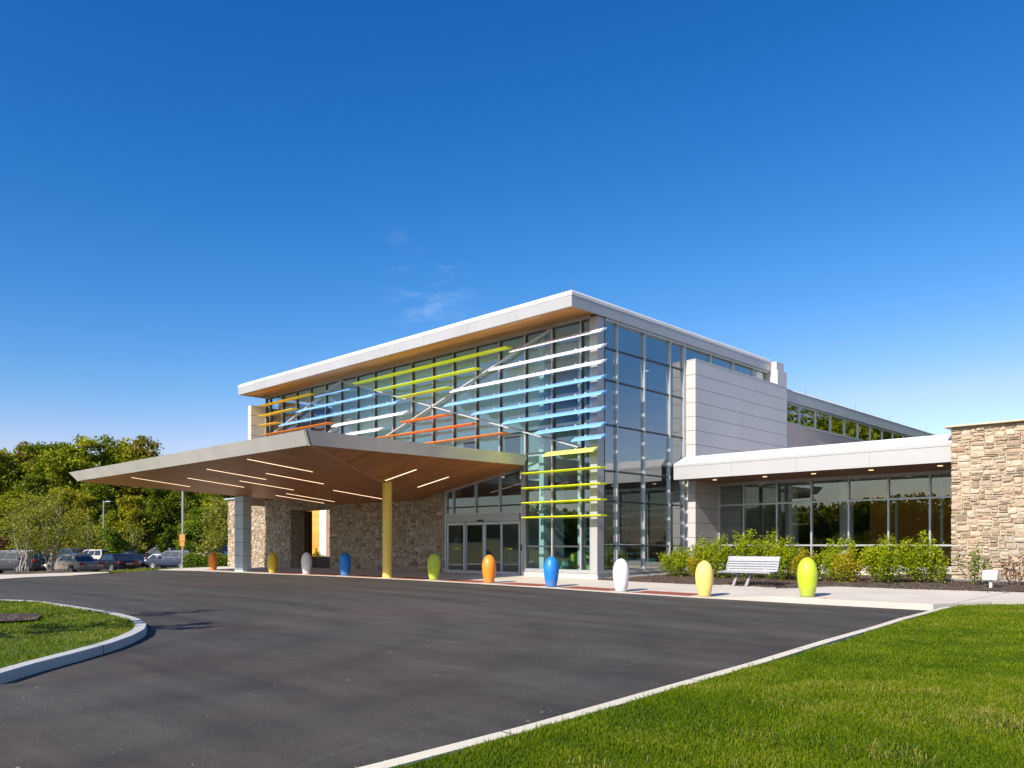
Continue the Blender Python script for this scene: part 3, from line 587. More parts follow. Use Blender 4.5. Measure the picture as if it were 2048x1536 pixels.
# entrance door
YD=23.4
ED=MB(); 
def headz(x): return 3.47+(x+28.2)*.1615
for x,w in ((-26.73,.10),(-22.10,.14)): ED.prism([(x-w/2,YD,.12),(x+w/2,YD,.12),(x+w/2,YD+.14,.12),(x-w/2,YD+.14,.12)],[(x-w/2,YD,headz(x-w/2)),(x+w/2,YD,headz(x+w/2)),(x+w/2,YD+.14,headz(x+w/2)),(x-w/2,YD+.14,headz(x-w/2))])
for x in (-26.25,-24.84,-23.40):
    w=.06; ED.prism([(x-w/2,YD+.004,2.70),(x+w/2,YD+.004,2.70),(x+w/2,YD+.13,2.70),(x-w/2,YD+.13,2.70)],[(x-w/2,YD+.004,headz(x)-.05),(x+w/2,YD+.004,headz(x)-.05),(x+w/2,YD+.13,headz(x)-.05),(x-w/2,YD+.13,headz(x)-.05)])
ED.bar((-26.68,YD+.07,headz(-26.68)-.04),(-22.17,YD+.07,headz(-22.17)-.04),.13,.09); ED.box(-26.68,-22.17,YD+.002,YD+.13,2.62,2.70)
ed=ED.build('entrance_door',M['frame'],LB)
MB().box(-26.62,-22.22,YD-.05,YD+.16,2.33,2.615).build('header',M['fascia'],ed,bevel=.006)
MB().box(-26.68,-22.17,YD+.05,YD+.1,2.94,3.0).build('transom',M['frame_dark'],ed)
MB().box(-24.62,-24.28,YD-.10,YD-.052,2.33,2.40).build('motion_sensor',M['black'],ed,bevel=.01)
gp=MB(); xs=[-26.68,-26.25,-24.84,-23.40,-22.17]
for a,b in zip(xs[:-1],xs[1:]): gp.quad((a,YD+.08,2.70),(b,YD+.08,2.70),(b,YD+.08,headz(b)-.05),(a,YD+.08,headz(a)-.05))
gp.build('glass_pane',M['glass_low'],ed,recalc=False)
for i,(a,b,dy) in enumerate(((-26.64,-25.50,.0),(-25.52,-24.36,.06),(-24.35,-23.30,.06),(-23.32,-22.22,.0))):
    y=YD+.01+dy; lf=MB(); w=.085
    lf.box(a,a+w,y,y+.05,.13,2.32); lf.box(b-w,b,y,y+.05,.13,2.32); lf.box(a+w,b-w,y,y+.05,.13,.26); lf.box(a+w,b-w,y,y+.05,2.20,2.32); lf.quad((a+w,y+.025,.26),(b-w,y+.025,.26),(b-w,y+.025,2.20),(a+w,y+.025,2.20))
    me=lf.build('door_leaf',M['frame'],ed,recalc=False); me.data.materials.append(M['glass_low']); me.data.polygons[len(me.data.polygons)-1].material_index=1
for a in (-26.15,-22.95):
    MB().box(a,a+.32,YD-.002,YD+.004+.02,1.17,1.215).build('door_sticker',M['b_yellow2'],ed)
tx=MB()
for a,z0_,k in ((-26.22,1.36,6),(-22.98,.98,8)):
    for i in range(k):
        q=z0_+(i*.055 if z0_>1.2 else -i*.06); tx.box(a+.04*(i%3),a+.35-.05*((i*2)%3),YD-.001,YD+.022,q,q+.014)
tx.build('door_notice',paint('notice_ink',(.20,.21,.20),.6),ed)
MB().box(-21.98,-21.90,YF-.03,YF-.005,1.12,1.38).build('card_reader',M['black'],LB,bevel=.008)
# ------------------------------------------------------------------ stone walls
def stone_mesh(u0,u1,v0,v1,holes=(),cell=.052,big=1.0,seed=1):
    r=random.Random(seed); nu=int((u1-u0)/cell); nv=int((v1-v0)/cell); cu=(u1-u0)/nu; cv=(v1-v0)/nv
    occ=np.zeros((nu,nv),bool)
    for a,b,c,d in holes:
        for i in range(nu):
            for j in range(nv):
                if a<u0+(i+.5)*cu<b and c<v0+(j+.5)*cv<d: occ[i,j]=True
    out=[]
    for j in range(nv):
        i=0
        while i<nu:
            if occ[i,j]: i+=1; continue
            h=r.choices([1,2,3,4,5],[.26,.34,.24,.12,.04])[0]; w=r.choices([3,4,5,6,7,8,9,10],[.12,.18,.19,.17,.13,.1,.07,.04])[0]
            if h==1: w=max(w,5)
            if h>=4: w=max(w,5)
            w=int(w*big+.5); h=min(h,nv-j); w=min(w,nu-i)
            while w>0 and occ[i:i+w,j].any(): w-=1
            while h>1 and (occ[i:i+w,j:j+h].any() or h>w): h-=1
            if 0<nu-(i+w)<3 and not occ[i:nu,j:j+h].any(): w=nu-i
            occ[i:i+w,j:j+h]=True; out.append((u0+i*cu,u0+(i+w)*cu,v0+j*cv,v0+(j+h)*cv)); i+=w
    return out
def stone_faces(rects,place,seed,dep=(.015,.06)):
    r=random.Random(seed); V=[];F=[];T=[]
    for a,b,c,d in rects:
        g=r.uniform(.003,.010); a+=g;b-=g;c+=g;d-=g; w=b-a; h=d-c
        if w<.02 or h<.015: continue
        j=lambda k=1:r.uniform(-.009,.009)*k
        q=[]
        for (x,y,sx,sy) in ((a,c,1,1),(b,c,-1,1),(b,d,-1,-1),(a,d,1,-1)):
            cx=min(w*.30,.075)*r.uniform(.05,1); cy=min(h*.42,.05)*r.uniform(.05,1)
            pts=[(x,y+sy*cy),(x+sx*cx,y)]
            if sx*sy<0: pts.reverse()
            q+=pts
        q=[(x+j(),y+j()) for x,y in q]; e=r.uniform(*dep); tx,ty=r.uniform(-.03,.03),r.uniform(-.03,.03); mu=(a+b)/2; mv=(c+d)/2; o=len(V)
        ins=min(.014,h*.18)
        V+=[place(x,y,-.02) for x,y in q]
        for x,y in q: V.append(place(x+(mu-x)*ins/(abs(mu-x)+.02),y+(mv-y)*ins/(abs(mv-y)+.02),e+(x-mu)*tx+(y-mv)*ty+r.uniform(-.006,.004)))
        k=3 if w>.22 else 2
        ce=[place(a+w*(i+.5+r.uniform(-.2,.2))/k,mv+r.uniform(-.22,.22)*h,e+r.uniform(0,.020)) for i in range(k)]; V+=ce
        n=8; F+=[(o+i,o+(i+1)%n,o+n+(i+1)%n,o+n+i) for i in range(n)]; 
        cu_=[a+w*(i+.5)/k for i in range(k)]
        near=[min(range(k),key=lambda z:abs(cu_[z]-q[i][0])) for i in range(n)]; nf=n
        for i in range(n):
            p_,s_=near[i],near[(i+1)%n]; F.append((o+n+i,o+n+(i+1)%n,o+2*n+s_)); nf+=1
            step=1 if p_<s_ else -1
            while p_!=s_: F.append((o+n+i,o+2*n+p_+step,o+2*n+p_)); p_+=step; nf+=1
        T+=[r.random()]*nf
    return V,F,T
def stones(name,sets,parent):
    V=[];F=[];T=[]
    for rects,place,seed,dep in sets:
        v,f,t=stone_faces(rects,place,seed,dep); o=len(V); V+=v; F+=[tuple(dict.fromkeys(i+o for i in q)) for q in f]; T+=t
    me=bpy.data.meshes.new(name); me.from_pydata([tuple(p) for p in V],[],F); a=me.attributes.new('tint','FLOAT','FACE'); a.data.foreach_set('value',T)
    bm=bmesh.new(); bm.from_mesh(me); bmesh.ops.recalc_face_normals(bm,faces=bm.faces); bm.to_mesh(me); bm.free()
    return link(name,me,M['stone'],parent)
SW=empty('stone_wall','tall rubble stone wall at the right edge beside the low wing','stone wall',(-6,27.7,0))
MB().box(-7.66,-1.5,27.72,31.2,-.1,5.02).build('wall_core',M['mortar'],SW)
stones('stonework',[(stone_mesh(-7.69,-1.6,.02,5.0,seed=3,big=1.0,cell=.05),lambda u,v,w:(u,27.72-w,v),5,(.01,.055)),(stone_mesh(27.72,30,.02,5.0,seed=4),lambda u,v,w:(-7.66-w,u,v),6,(.0,.04))],SW)
MB().box(-7.85,-1.4,27.52,31.3,5.02,5.075).build('coping',paint('wall_coping',(.50,.44,.33),.8,0,.08),SW,bevel=.01)
PW=empty('stone_wall','long shaded rubble stone wall under the canopy with a square opening','stone wall',(-37,23.4,0))
co=MB(); co.box(-46.97,-39.7,23.46,24.4,-.2,4.12); co.box(-35.87,-26.8,23.46,24.4,-.1,4.0); co.box(-39.7,-35.87,23.46,24.4,3.24,4.0); co.build('wall_core',M['mortar'],PW)
stones('stonework',[(stone_mesh(-47.0,-26.8,-.05,4.12,holes=((-39.68,-35.87,-1,3.24),(-41.2,-26,3.98,5)),seed=11),lambda u,v,w:(u,23.45-w,v),12,(.01,.05)),
 (stone_mesh(23.46,24.4,-.05,3.24,seed=13),lambda u,v,w:(-39.71+w,u,v),14,(.0,.03)),(stone_mesh(23.46,24.4,-.05,4.1,seed=15),lambda u,v,w:(-46.97-w,u,v),16,(.0,.03)),(stone_mesh(23.46,24.4,-.05,3.24,seed=17),lambda u,v,w:(-35.86-w,u,v),18,(.0,.03))],PW)
MB().box(-47.15,-41.5,23.28,24.5,4.12,4.19).build('coping',M['clad'],PW)
MB().box(-39.72,-39.30,24.30,24.56,.1,3.23).build('jamb_post',M['dark_wood'],PW)
MB().box(-38.95,-35.9,24.3,24.75,.08,.70).build('bench_box',M['dark_wood'],PW,bevel=.01)
o=MB().box(-31.04,-30.92,23.34,23.38,1.28,1.46).build('door_push_plate',M['steel'],None,bevel=.008); tag(o,'small grey door push plate fixed to the shaded stone wall','door opener')
# ------------------------------------------------------------------ canopy
EC=empty('entrance_canopy','wide folded entrance canopy with wood underside over the driveway','canopy',(-31,18,0))
V3=lambda *a:Vector(a)
At,Lt,Bt,Rt=V3(-21.0,12.88,4.77),V3(-41.87,12.88,4.80),V3(-42.2,23.12,4.85),V3(-21.6,23.12,4.90)
Ab,Lb_,Bb,Rb=V3(-21.22,13.16,4.36),V3(-41.51,13.16,4.39),V3(-41.9,23.40,4.45),V3(-21.82,23.40,4.50)
Mb,Cb=V3(-35.33,23.40,3.40),V3(-28.64,23.40,3.40)
def slab(pts,up=.03): return MB().prism(pts,[p+Vector((0,0,up)) for p in pts])
e=Vector((0,0,-.004))
s1=slab([Ab,Cb,Mb,Lb_]).build('soffit',M['soffit_y'],EC); s2=slab([Ab,Rb,Cb]).build('soffit',M['soffit_x'],EC); slab([Lb_,Mb,Bb]).build('soffit',M['soffit_x'],EC)
tr=MB(); tr.bar(Ab+e*2,Cb+e*2,.035,.02); tr.bar(Lb_+e*2,Mb+e*2,.035,.02); tr.split('soffit_trim',paint('trim_brown',(.55,.42,.31),.4),EC)
fa=MB(); fbk=MB()
def fascia(b0,b1,t0,t1,n,inn):
    inn=Vector(inn)
    for i in range(n):
        g=.0035/((t1-t0).length); a=i/n+(g if i else 0); c=(i+1)/n-(g if i<n-1 else 0)
        q=[b0.lerp(b1,a),b0.lerp(b1,c),t0.lerp(t1,c),t0.lerp(t1,a)]; fa.prism(q,[p+inn*.04 for p in q])
    q=[b0,b1,t1,t0]; q=[p+inn*.045 for p in q]; fbk.prism(q,[p+inn*.03 for p in q])
fascia(Lb_,Ab,Lt,At,7,(0,1,0)); fascia(Ab,Rb,At,Rt,4,(-1,0,0)); fascia(Bb,Lb_,Bt,Lt,4,(1,0,0))
fa.build('fascia',M['canopy_metal'],EC); fbk.build('fascia_backing',M['joint'],EC)
z=Vector((0,0,-.06)); dk=[Lt+Vector((.3,.3,0)),At+Vector((-.3,.3,0)),Rt+Vector((-.3,0,0)),Bt+Vector((.3,0,0))]; MB().prism([p+z-Vector((0,0,.1)) for p in dk],[p+z for p in dk]).build('roof_deck',M['steel'],EC)
nl=(Lb_-Ab).cross(Mb-Ab); nr=(Rb-Ab).cross(Cb-Ab)
def onpl(x,y,n): return Ab.z-(n.x*(x-Ab.x)+n.y*(y-Ab.y))/n.z
for x0,ya,x1,yb in ((-25.95,13.65,-26.1,16.32),(-30.08,14.14,-30.2,16.7),(-28.5,15.77,-28.66,18.45),(-31.95,16.46,-32.08,19.09),(-33.8,19.73,-33.98,22.5),(-35.1,19.93,-35.28,22.73),(-30.05,19.83,-30.2,22.56),(-36.7,13.83,-36.86,16.52),(-33.78,15.04,-33.9,17.66)):
    MB().bar((x0,ya,onpl(x0,ya,nl)-.004),(x1,yb,onpl(x1,yb,nl)-.004),.05,.006).build('light_strip',M['strip'],EC)
for x0,x1,y in ((-25.23,-23.35,19.01),(-26.14,-24.22,21.36)): MB().bar((x0,y,onpl(x0,y,nr)-.004),(x1,y,onpl(x1,y,nr)-.004),.06,.006).build('light_strip',M['strip'],EC)
MB().lathe([(.05,0),(.05,.03),(.03,.05)],(-34.6,21.0,onpl(-34.6,21.0,nl)-.04),12).build('smoke_detector',M['white_metal'],EC)
MB().lathe([(.19,-.05),(.19,.02),(.187,.03),(.187,3.79)],(-25.6,19.38,0.06),32).build('column',M['col_yellow'],EC,smooth=40)
cl=MB(); z0c=.03
cl.box(-38.02,-37.24,19.36,19.76,-.1,3.78); c2=cl.build('column',M['joint'],EC); cl=MB(); zz=-.05; hs=[.16]+[.675]*6
z=-.03
for h in hs:
    zt=min(z+h,3.77); 
    for a,b in ((-38.05,-37.722),(-37.698,-37.21)): cl.box(a,b,19.33,19.36,z+.011,zt-.011)
    for a,b in ((19.331,19.60),(19.61,19.79)): cl.box(-37.24,-37.209,a,b,z+.006,zt-.006)
    cl.box(-38.051,-38.02,19.331,19.79,z+.006,zt-.006); cl.box(-38.05,-37.21,19.76,19.79,z+.006,zt-.006); z=zt
cl.build('cladding',M['clad'],c2)
# ------------------------------------------------------------------ single storey wing
LW=empty('single_storey_wing','low glazed wing with white fascia behind the shrubs and bench','building',(-13,28,0))
YL=27.91; YW=31.0; xa,xb=-17.95,-7.68
rf=MB(); rf.prism([(xa,YL-.012,4.585),(xb,YL-.012,4.585),(xb,YL+.75,4.585),(xa,YL+.75,4.585)],[(xa+.18,YL+.55,4.93),(xb,YL+.55,4.93),(xb,YL+.75,4.93),(xa+.18,YL+.75,4.93)])
rf.box(xa,-1.6,YL+.76,42,4.3,4.7); roof=rf.build('roof',M['cap'],LW)
fa=MB(); n=4
for i in range(n):
    a=xa+(xb-xa)*i/n; b=xa+(xb-xa)*(i+1)/n; fa.box(a+(.003 if i else 0),b-.003,YL,YL+.06,3.98,4.48)
fa.box(xa,xa+.05,YL+.062,29.1,3.98,4.48); fa.box(xa-.012,xb,YL-.012,YL+.08,4.49,4.583); fa.box(xa-.012,xa+.05,YL+.082,29.1,4.49,4.583); fa.build('fascia',M['white_metal'],roof)
MB().box(xa+.03,xb,YL+.03,YL+.1,4.0,4.57).build('fascia_backing',M['joint'],roof)
MB().box(xa+.05,xb+.3,YL+.1,31.4,3.99,4.05).build('soffit',M['soffit_low'],roof)
for x in (-16.77,-14.61,-12.69,-10.63,-8.40): MB().lathe([(.085,0),(.085,.02)],(x,29.1,3.972),16).build('downlight',M['spot'],LW)
XW=[-17.66,-16.53,-15.06,-13.62,-12.16,-10.71,-9.29,-7.62]
for a,b in zip(XW[:-1],XW[1:]):
    w=MB()
    w.box(a-.03,a+.03,YW,YW+.13,.54,3.92)
    for z in (1.34,3.04): w.box(a+.03,b-.03,YW+.004,YW+.12,z-.032,z+.032)
    w.box(a+.03,b-.03,YW+.004,YW+.12,3.86,3.92); w.box(a+.03,b-.03,YW+.004,YW+.12,.54,.6)
    f=w.build('window',M['frame'],LW); MB().quad((a+.03,YW+.07,.6),(b-.03,YW+.07,.6),(b-.03,YW+.07,3.86),(a+.03,YW+.07,3.86)).build('glass_pane',M['glass_low'],f,recalc=False)
MB().box(-17.68,-7.6,YW-.02,YW+.16,3.921,3.985).build('window_head',M['frame'],LW)
MB().box(-17.68,-7.6,YW-.05,YW+.15,.40,.538).build('window_sill',M['white_metal'],LW,bevel=.006); MB().box(-17.68,-7.6,YW-.03,YW+.2,-.1,.398).build('plinth',M['plinth'],LW)
MB().box(-17.68,-1.6,YW+.2,39,.2,.36).build('interior_floor',M['floor_in'],LW); MB().box(-17.68,-1.6,31.41,39,3.94,3.98).build('interior_ceiling',M['wall_white'],LW)
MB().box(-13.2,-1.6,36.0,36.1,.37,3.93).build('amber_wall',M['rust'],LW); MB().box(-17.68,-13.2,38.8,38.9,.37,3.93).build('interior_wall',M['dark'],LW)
for x,y in ((-12.75,32.3),(-15.6,33.5)): MB().lathe([(.26,.37),(.26,3.93)],(x,y,0),20).build('interior_column',M['wall_white'],LW)
for x in (-11.6,-10.3,-9.9): MB().box(x-.05,x+.05,34.5,34.6,.37,3.93).build('interior_mullion',M['frame'],LW)
MB().box(-9.2,-7.6,32.5,33.3,.96,1.0).build('interior_counter',M['sofa_yellow'],LW)
# ------------------------------------------------------------------ rear wing
RW=empty('rear_wing','long rear wing with a ribbon of high windows and pinkish wall','building',(-18,50,0))
MB().box(-40,-18.2,37.6,78,0,7.42).build('wall',M['wall_pink'],RW)
rf=MB(); rf.box(-40,-18.1,37.6,78.2,8.55,9.05); roof=rf.build('roof',M['cap'],RW)
fa=MB(); n=10
for i in range(n):
    a=37.6+40.6*i/n; b=37.6+40.6*(i+1)/n; fa.box(-18.08,-18.02,a+.004,b-.004,8.50,9.02)
fa.build('fascia',M['fascia'],roof)
MB().prism([(-40,37.6,9.055),(-18.0,37.6,9.055),(-18.0,78.2,9.055),(-40,78.2,9.055)],[(-40,37.6,9.14),(-18.1,37.6,9.14),(-18.1,78.2,9.14),(-40,78.2,9.14)]).build('coping',M['cap'],roof)
YR_=[37.6,38.5,40.01,41.95,43.88,45.8,47.74,49.68,51.65,53.47,55.39,57.2,59.1,61,62.9,64.8,66.7,68.6,70.5]
for a,b in zip(YR_[:-1],YR_[1:]):
    w=MB(); w.box(-18.3,-18.16,a-.035,a+.035,7.50,8.42); f=w.build('window',M['frame'],RW); MB().quad((-18.22,a+.03,7.5),(-18.22,b-.03,7.5),(-18.22,b-.03,8.42),(-18.22,a+.03,8.42)).build('glass_pane',M['glass_rear'],f,recalc=False)
MB().box(-18.32,-18.14,37.6,72,7.421,7.52).build('window_sill',M['white_metal'],RW); MB().box(-18.32,-18.13,37.6,72,8.42,8.498).build('window_head',M['frame'],RW)
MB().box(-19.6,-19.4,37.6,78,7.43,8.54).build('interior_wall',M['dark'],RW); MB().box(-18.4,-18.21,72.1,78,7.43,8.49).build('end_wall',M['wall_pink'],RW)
for y in (40.86,47.5,53.08,60.15): MB().tube([(-18.25,y,9.1),(-18.25,y,9.5)],.008,6).build('lightning_rod',M['rod'],RW)
# ------------------------------------------------------------------ timber pavilion behind the opening
TP=empty('timber_pavilion','orange timber clad building seen through the stone opening','building',(-58,38,-.3))
MB().box(-66,-51,36,44,-.6,4.6).build('wall',M['timber'],TP); MB().box(-66.3,-50.7,35.6,44.3,4.6,4.9).build('roof',M['cap'],TP)
MB().box(-55.25,-54.35,35.2,35.7,-.5,4.6).build('column',M['plastic_white'],TP); MB().tube([(-53.9,35.4,-.3),(-53.9,35.4,4.5)],.06,8).build('downpipe',M['steel'],TP)
#PART3
# ------------------------------------------------------------------ bollards, tactile paving, bench, flood light
def egg(c):
    P=[(0,.157),(.05,.168),(.15,.192),(.28,.217),(.42,.236),(.54,.242),(.62,.239),(.70,.226),(.776,.206),(.82,.188),(.873,.158),(.90,.134),(.925,.106),(.945,.076),(.958,.048),(.966,.022),(.97,.003)]
    m=MB().lathe([(r,z) for z,r in P],(0,0,0),36); m2=m.build('egg_bollard',M[c],smooth=180); return m2
BL=[(-8.53,19.2,'b_lime','bright lime egg bollard standing alone right of the bench'),(-11.38,19.2,'b_yellow','pale yellow egg bollard in front of the metal bench'),(-14.14,19.2,'b_white','white egg bollard in full sun before the glass corner'),(-16.86,19.2,'b_blue','blue egg bollard in full sun before the glazed bay'),(-19.68,19.2,'b_orange','bright orange egg bollard in front of the sliding doors'),(-22.72,19.32,'b_lime','green egg bollard half shaded left of the sliding doors'),(-28.45,19.35,'b_blue','blue egg bollard in shade left of the yellow column'),(-31.5,19.4,'b_white','white egg bollard in shade under the wooden canopy'),(-34.55,19.45,'b_yellow2','mustard yellow egg bollard right of the clad column'),(-40.75,19.5,'b_orange','dark orange egg bollard left of the clad column')]
for x,y,c,l in BL:
    o=egg(c); o.location=(x,y,wz(x,y)); tag(o,l,'bollard','egg shaped bollards along the kerb')
xs=[-11.38,-14.14,-16.86,-19.68,-22.72,-25.6,-28.45,-31.5,-34.55]
where=['between the yellow and white bollards','between the white and sunlit blue bollards','between the sunlit blue and orange bollards','between the orange and green bollards','between the green bollard and yellow column','between the yellow column and shaded blue bollard','between the shaded blue and white bollards','between the shaded white and mustard bollards']
for (a,b),w in zip(zip(xs[:-1],xs[1:]),where):
    o=sheet('tactile_strip',[(b+.42,19.06),(a-.42,19.06),(a-.42,19.94),(b+.42,19.94)],lambda x,y:wz(x,y)+.006,M['tactile'],skirt=.01,ycuts=(19.4,))
    del o['kind']; tag(o,'red brick tactile paving strip '+w,'tactile paving','tactile paving strips along the kerb')
BX,BY,BZ=-12.35,23.55,wz(-12.35,23.4)
be=empty('park_bench','silver slatted metal bench on the pavement before the shrubs','bench',(BX,BY,BZ))
L=.86
st=MB()
for k in range(5):
    y=BY-.42+k*.105; st.box(BX-L,BX+L,y,y+.088,BZ+.425+.006*k,BZ+.447+.006*k)
st.build('seat',M['bench'],be,bevel=.004)
bk=MB(); B0=Vector((0,BY+.13,BZ+.47)); B1=Vector((0,BY+.30,BZ+.91)); dv=(B1-B0).normalized(); nv=Vector((0,-dv.z,dv.y)); ln=(B1-B0).length
t=0
for h in (.062,.062,.062,.062,.165):
    a=B0+dv*t; b=B0+dv*(t+h); q=[a,b,b+nv*-.022,a+nv*-.022]
    bk.prism([p+Vector((BX-L,0,0)) for p in q],[p+Vector((BX+L,0,0)) for p in q]); t+=h+.021
bk.build('backrest',M['bench'],be,bevel=.003)
for s in (-1,1):
    e=MB(); x=BX+s*(L+.012); e.bar((x,BY+.13,BZ+.43),(x,BY+.31,BZ+.93),.022,.05,(0,1,0)); e.bar((x,BY-.42,BZ+.435),(x,BY+.15,BZ+.455),.022,.05); e.build('end_frame',M['bench'],be)
for dx in (-.38,.06):
    g=MB(); x=BX+dx; pts=[Vector((x,BY-.34,BZ-.01)),Vector((x,BY-.20,BZ+.16)),Vector((x,BY-.08,BZ+.29)),Vector((x,BY+.02,BZ+.40))]
    for a,b in zip(pts[:-1],pts[1:]): g.bar(a,b+(b-a)*.08,.085,.05,(1,0,0)) if False else g.bar(a,b+(b-a)*.08,.05,.085,(1,0,0))
    g.bar((x,BY-.36,BZ+.405),(x,BY+.20,BZ+.425),.05,.04); g.box(x-.07,x+.07,BY-.42,BY-.26,BZ,BZ+.012); g.build('leg',M['bench'],be)
fx,fy=-5.82,24.5; fz=wz(fx,fy)+.02
fl=empty('flood_light','white ground flood light on a stem in front of the stone wall','flood light',(fx,fy,fz))
MB().box(fx-.035,fx+.035,fy-.03,fy+.03,fz-.05,fz+.17).build('stem',M['plastic_white'],fl,bevel=.006)
MB().box(fx-.02,fx+.02,fy-.025,fy+.025,fz+.17,fz+.22).build('knuckle',M['plastic_white'],fl)
pr=[(-.15,.21),(-.17,.27),(-.13,.40),(-.02,.47),(.11,.44),(.13,.28),(.05,.21)]
MB().prism([(fx-.18,fy+a,fz+b) for a,b in pr],[(fx+.18,fy+a,fz+b) for a,b in pr]).build('lamp_housing',M['plastic_white'],fl,bevel=.015)
MB().box(fx-.09,fx+.06,fy-.176,fy-.150,fz+.262,fz+.285).build('clip',M['white_metal'],fl)
# lobby seats behind the glass
o=MB(); o.box(-22.95,-21.3,24.9,25.7,.16,.50); o.prism([(-22.0,25.0,.5),(-21.2,25.0,.5),(-21.2,25.7,.5),(-22.0,25.7,.5)],[(-21.95,25.1,.72),(-21.45,25.1,.78),(-21.45,25.7,.78),(-21.95,25.7,.72)])
tag(o.build('lobby_sofa',M['sofa_green'],bevel=.04),'green upholstered lobby seat behind the glazed bay','sofa')
arc=[(-22.4,.17),(-22.25,.62),(-21.95,.95),(-21.6,1.07),(-21.2,1.05),(-20.85,.75),(-20.5,.40),(-20.5,.17)]
tag(MB().prism([(x,26.2,z) for x,z in arc],[(x,27.2,z) for x,z in arc]).build('lobby_bench',M['sofa_yellow'],bevel=.03),'yellow wave shaped lobby bench behind the glazed bay','bench')
o=MB(); o.box(-19.9,-18.8,27.2,28.2,.16,.5); o.box(-19.9,-18.8,28.0,28.3,.5,.75)
tag(o.build('lobby_sofa',M['sofa_green'],bevel=.03),'small dark green lobby seat behind the side glass','sofa')
# ------------------------------------------------------------------ vegetation
def leaves(P,size,tint,seed,flat=.0,up=0):
    r=np.random.default_rng(seed); n=len(P); a=r.normal(size=(n,3)); a[:,2]*=(1-flat); a/=np.linalg.norm(a,axis=1)[:,None]
    b=r.normal(size=(n,3)); b-=a*(a*b).sum(1)[:,None]; b/=np.linalg.norm(b,axis=1)[:,None]
    s=(size*r.uniform(.65,1.35,n))[:,None]; c=np.cross(a,b)
    V=np.stack([P-a*s, P+b*s*.55+c*s*.12, P+a*s, P-b*s*.55+c*s*.12],1).reshape(-1,3)
    return V,np.arange(4*n).reshape(n,4),tint
def crown_pts(lobes,n,seed,clumps=26,sig=.26,shell=.55):
    r=np.random.default_rng(seed); L=np.array(lobes); w=(L[:,3]*L[:,4]*L[:,5])**.7; w/=w.sum(); P=[];T=[]
    cnt=r.multinomial(n,w)
    for l,k in zip(L,cnt):
        nc=max(5,int(clumps*k/n*len(L)*.5)); d=r.normal(size=(nc,3)); d/=np.linalg.norm(d,axis=1)[:,None]; rad=r.uniform(shell,1,nc)[:,None]; cc=d*rad; ct=r.normal(0,.13,nc)
        i=r.integers(0,nc,k); p=cc[i]+r.normal(0,sig,(k,3))*np.array([1,1,.75]); P.append(l[:3]+p*l[3:6]); T.append(.45+ct[i]+r.normal(0,.13,k))
    return np.concatenate(P),np.concatenate(T)
def limb(m,a,b,r0,r1,seed,n=4,n_=5):
    r=random.Random(seed); a=Vector(a); b=Vector(b); L=(b-a).length
    pts=[a.lerp(b,i/n)+(Vector((r.uniform(-1,1),r.uniform(-1,1),r.uniform(-.3,.5)))*L*.06 if 0<i<n else Vector()) for i in range(n+1)]
    m.tube(pts,[r0+(r1-r0)*i/n for i in range(n+1)],n_)
def make_tree(name,label,cat,H,W,leafm,n,size,seed,base=.15,trunk=.18,bark='bark',group=None,nl=9,stems=1,sig=.26,spread=.5):
    r=random.Random(seed); t=empty(name,label,cat,(0,0,0),group); m=MB(); lob=[]
    for i in range(nl):
        a=r.uniform(0,6.28); u=(i+.5)/nl; z=H*(base+(1-base)*(.12+.80*u)); prof=math.sin(math.pi*min(1,max(.12,.18+.75*u)))**.7
        rr=W/2*prof*r.uniform(.25,.62) if i<nl-1 else 0; s=W*r.uniform(.17,.27)*(.6+.5*prof)
        lob.append((math.cos(a)*rr,math.sin(a)*rr,min(z,H-s*.8),s,s,s*r.uniform(.75,1.0)))
    for k in range(stems):
        a=6.28*k/stems+.3; o=.14*(stems>1); b0=Vector((math.cos(a)*o,math.sin(a)*o,-.15)); tp=Vector((math.cos(a)*W*.14*(stems>1)+r.uniform(-.1,.1)*W*.3,math.sin(a)*W*.14*(stems>1)+r.uniform(-.1,.1)*W*.3,H*.82))
        limb(m,b0,tp,trunk,trunk*.22,seed+k,6,7)
        for l in lob[k::stems]:
            u=r.uniform(.25,.6); limb(m,b0.lerp(tp,max(.15,l[2]/H*.62)),Vector(l[:3]),trunk*.38,trunk*.06,seed+int(l[2]*100))
    m.build('trunk',M[bark],t,smooth=180)
    P,T=crown_pts(lob,n,seed,sig=sig); V,F,T=leaves(P,size,T,seed); quads_mesh('crown',V,F,T,M[leafm],t); return t
def at(px,D): l=(px-1024)/1612.*D; return (RT[0]*l+FW[0]*D, RT[1]*l+FW[1]*D)
PT={}
PT['dark']=make_tree('broadleaf_tree','','tree',14,9,'leaf_dark',19000,.22,21,.06,.28)
PT['mid']=make_tree('broadleaf_tree','','tree',14,9,'leaf_mid',19000,.22,22,.06,.28)
PT['olive']=make_tree('broadleaf_tree','','tree',13.5,8.5,'leaf_olive',15000,.21,23,.10,.26)
PT['yellow']=make_tree('broadleaf_tree','','tree',8,5.5,'leaf_yellow',10000,.17,24,.10,.18)
PT['mid2']=make_tree('broadleaf_tree','','tree',8,6,'leaf_mid',11000,.17,25,.06,.18)
PT['bush']=make_tree('woodland_bush','','bush',3.6,4.6,'leaf_dark',3600,.20,26,.0,.08)
PT['bush2']=make_tree('woodland_bush','','bush',3.4,4.2,'leaf_olive',3200,.19,27,.0,.08)
used=set()
def plant(kind,px,D,H,label,group,rz,ref):
    p=PT[kind]; o=p if kind not in used else copy_tree(p); used.add(kind)
    x,y=at(px,D); z=zg(x)-.1; o.location=(x,y,z); s=H/ref; o.scale=(s*random.uniform(.92,1.08),s*random.uniform(.92,1.08),s); o.rotation_euler=(0,0,rz); o['label']=label; o['group']=group
